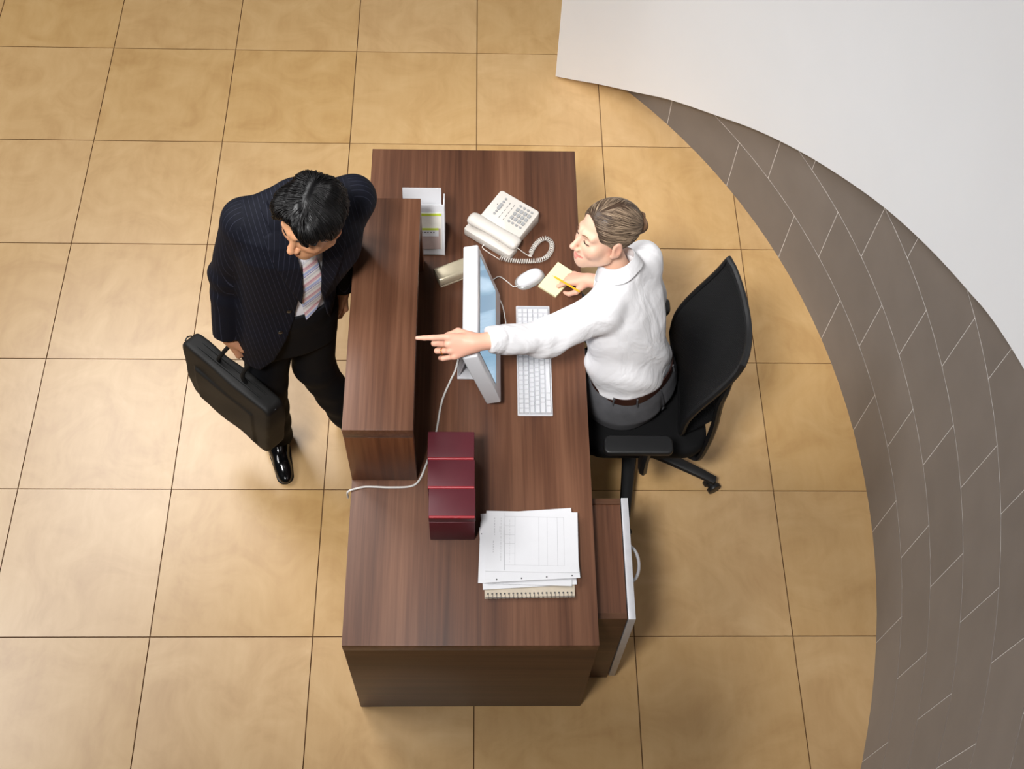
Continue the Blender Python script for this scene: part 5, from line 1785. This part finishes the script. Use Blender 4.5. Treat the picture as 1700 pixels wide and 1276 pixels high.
# hair
BUN = (0.0, -0.124, 0.030)
def hair_w(L):
    d = ell(L, (0, -0.021, 0.038), (0.081, 0.102, 0.087))
    face = ell(L, (0.0, 0.112, -0.014), (0.084, 0.088, 0.108))
    d = smax(d, -face, 0.010)
    S_ = sym(L)
    d = smax(d, -ell(S_, (0.086, 0.045, -0.035), (0.045, 0.046, 0.050)), 0.010)
    d = smax(d, -ell(S_, (0.092, -0.008, -0.030), (0.028, 0.026, 0.042)), 0.006)
    d = smax(d, -(L[..., 2] + 0.066 + 0.9 * np.clip(L[..., 1] + 0.055, 0, 1)), 0.010)
    # side parting
    d = smax(d, -cap(L, (-0.022, 0.075, 0.108), (-0.012, -0.035, 0.135), 0.010, 0.010), 0.010)
    return d
def bun_f(L):
    x, y, z = L[..., 0], L[..., 1], L[..., 2]
    q = L - V(*BUN)
    rr_ = np.sqrt(q[..., 0] ** 2 + q[..., 2] ** 2)
    ang = np.arctan2(q[..., 2], q[..., 0])
    t = np.sqrt((rr_ - 0.020) ** 2 + (q[..., 1] + 0.004 * np.sin(2 * ang)) ** 2) - (0.0145 + 0.003 * np.sin(3 * ang + 40 * q[..., 1]))
    return smin(t, ell(L, BUN, (0.018, 0.016, 0.018)), 0.006)
def hairw_all(L):
    return smin(hair_w(L), bun_f(L), 0.006)
hw_ = hair_obj(hairw_all, HW_C, HW_B, (74, 57, 45), woman, (-0.11, -0.17, -0.10), (0.11, 0.12, 0.15), 0.003)
rs = np.random.default_rng(5)
pts = rs.normal(size=(6000, 3))
pts /= np.linalg.norm(pts, axis=1, keepdims=True)
pts = pts * V(0.081, 0.102, 0.087) + V(0, -0.021, 0.038)
keep = np.abs(hair_w(pts.astype(np.float32))) < 0.004
pts = pts[keep][:2600]
def flow_w(P):
    d = V(*BUN) - P
    d = d / (np.linalg.norm(d, axis=1, keepdims=True) + 1e-6)
    side = np.sign(P[:, 0] + 0.018)
    top = np.clip((P[:, 2] - 0.05) * 14, 0, 1)
    d[:, 0] += 0.55 * side * top
    d[:, 2] += -0.30 * np.clip(P[:, 1] * 10, 0, 1)
    return d
tone = rs.uniform(0, 1, (len(pts), 1)) ** 1.5
colw = np.array(s2l((70, 54, 42))[:3]) * (1 - tone) + np.array(s2l((178, 154, 128))[:3]) * tone
strands('hair_locks', pts, hair_w, flow_w, 9, rs.uniform(0.004, 0.0090, len(pts)).astype(np.float32), 0.0008, 0.0007, HW_C, HW_B, colw, hw_, rs)
ths = rs.uniform(0, 2 * math.pi, 420)
bp0 = np.stack([np.cos(ths) * 0.02, rs.uniform(-0.014, 0.012, 420), np.sin(ths) * 0.02], 1) * 1.3 + np.array(BUN)
def flow_b(P):
    q = P - V(*BUN)
    return np.stack([-q[:, 2], 0.006 * np.sin(q[:, 0] * 90), q[:, 0]], 1)
tone = rs.uniform(0, 1, (420, 1))
strands('bun_locks', bp0, bun_f, flow_b, 8, np.full(420, 0.0042, np.float32), 0.0008, 0.0007, HW_C, HW_B, np.array(s2l((70, 50, 38))[:3]) * (1 - tone) + np.array(s2l((146, 112, 84))[:3]) * tone, hw_, rs)
hpw = hl(HW_B, HW_C)
M['brow_light'] = plain('light_brown_brow', (128, 94, 72), 0.8, 0.2)
face_bits(woman, hpw, 'brow_light', 0.0018, 0.0026, 0.002)
MB().tube(smooth_path([hpw(s_ * 0.0245, y_, -0.0700 + z_) for s_, y_, z_ in ((-1, 0.0700, 0.0075), (-0.7, 0.0755, 0.004), (-0.35, 0.0805, 0.001), (0, 0.0825, 0), (0.35, 0.0805, 0.001), (0.7, 0.0755, 0.004), (1, 0.0700, 0.0075))], 4), 0.0042, 8).build('teeth', 'teeth', woman)

# pencil in her right hand
pa, pb = np.array((2.0800, -1.8700, 0.7305)), np.array((2.186, -2.025, 0.832))
pd_ = (pb - pa) / np.linalg.norm(pb - pa)
pn = thing('pencil', tuple(pa), "yellow pencil held in the woman's right hand over the note pad", 'pencil')
MB().tube([tuple(pa + pd_ * 0.018), tuple(pa + pd_ * 0.178)], 0.0037, 6).build('shaft', 'pencil', pn, smooth=False)
MB().tube([tuple(pa + pd_ * 0.004), tuple(pa + pd_ * 0.018)], [0.0011, 0.0036], 8).build('sharpened_end', 'raw_wood', pn)
MB().tube([tuple(pa), tuple(pa + pd_ * 0.0042)], [0.0003, 0.0011], 8).build('lead', 'lead', pn)
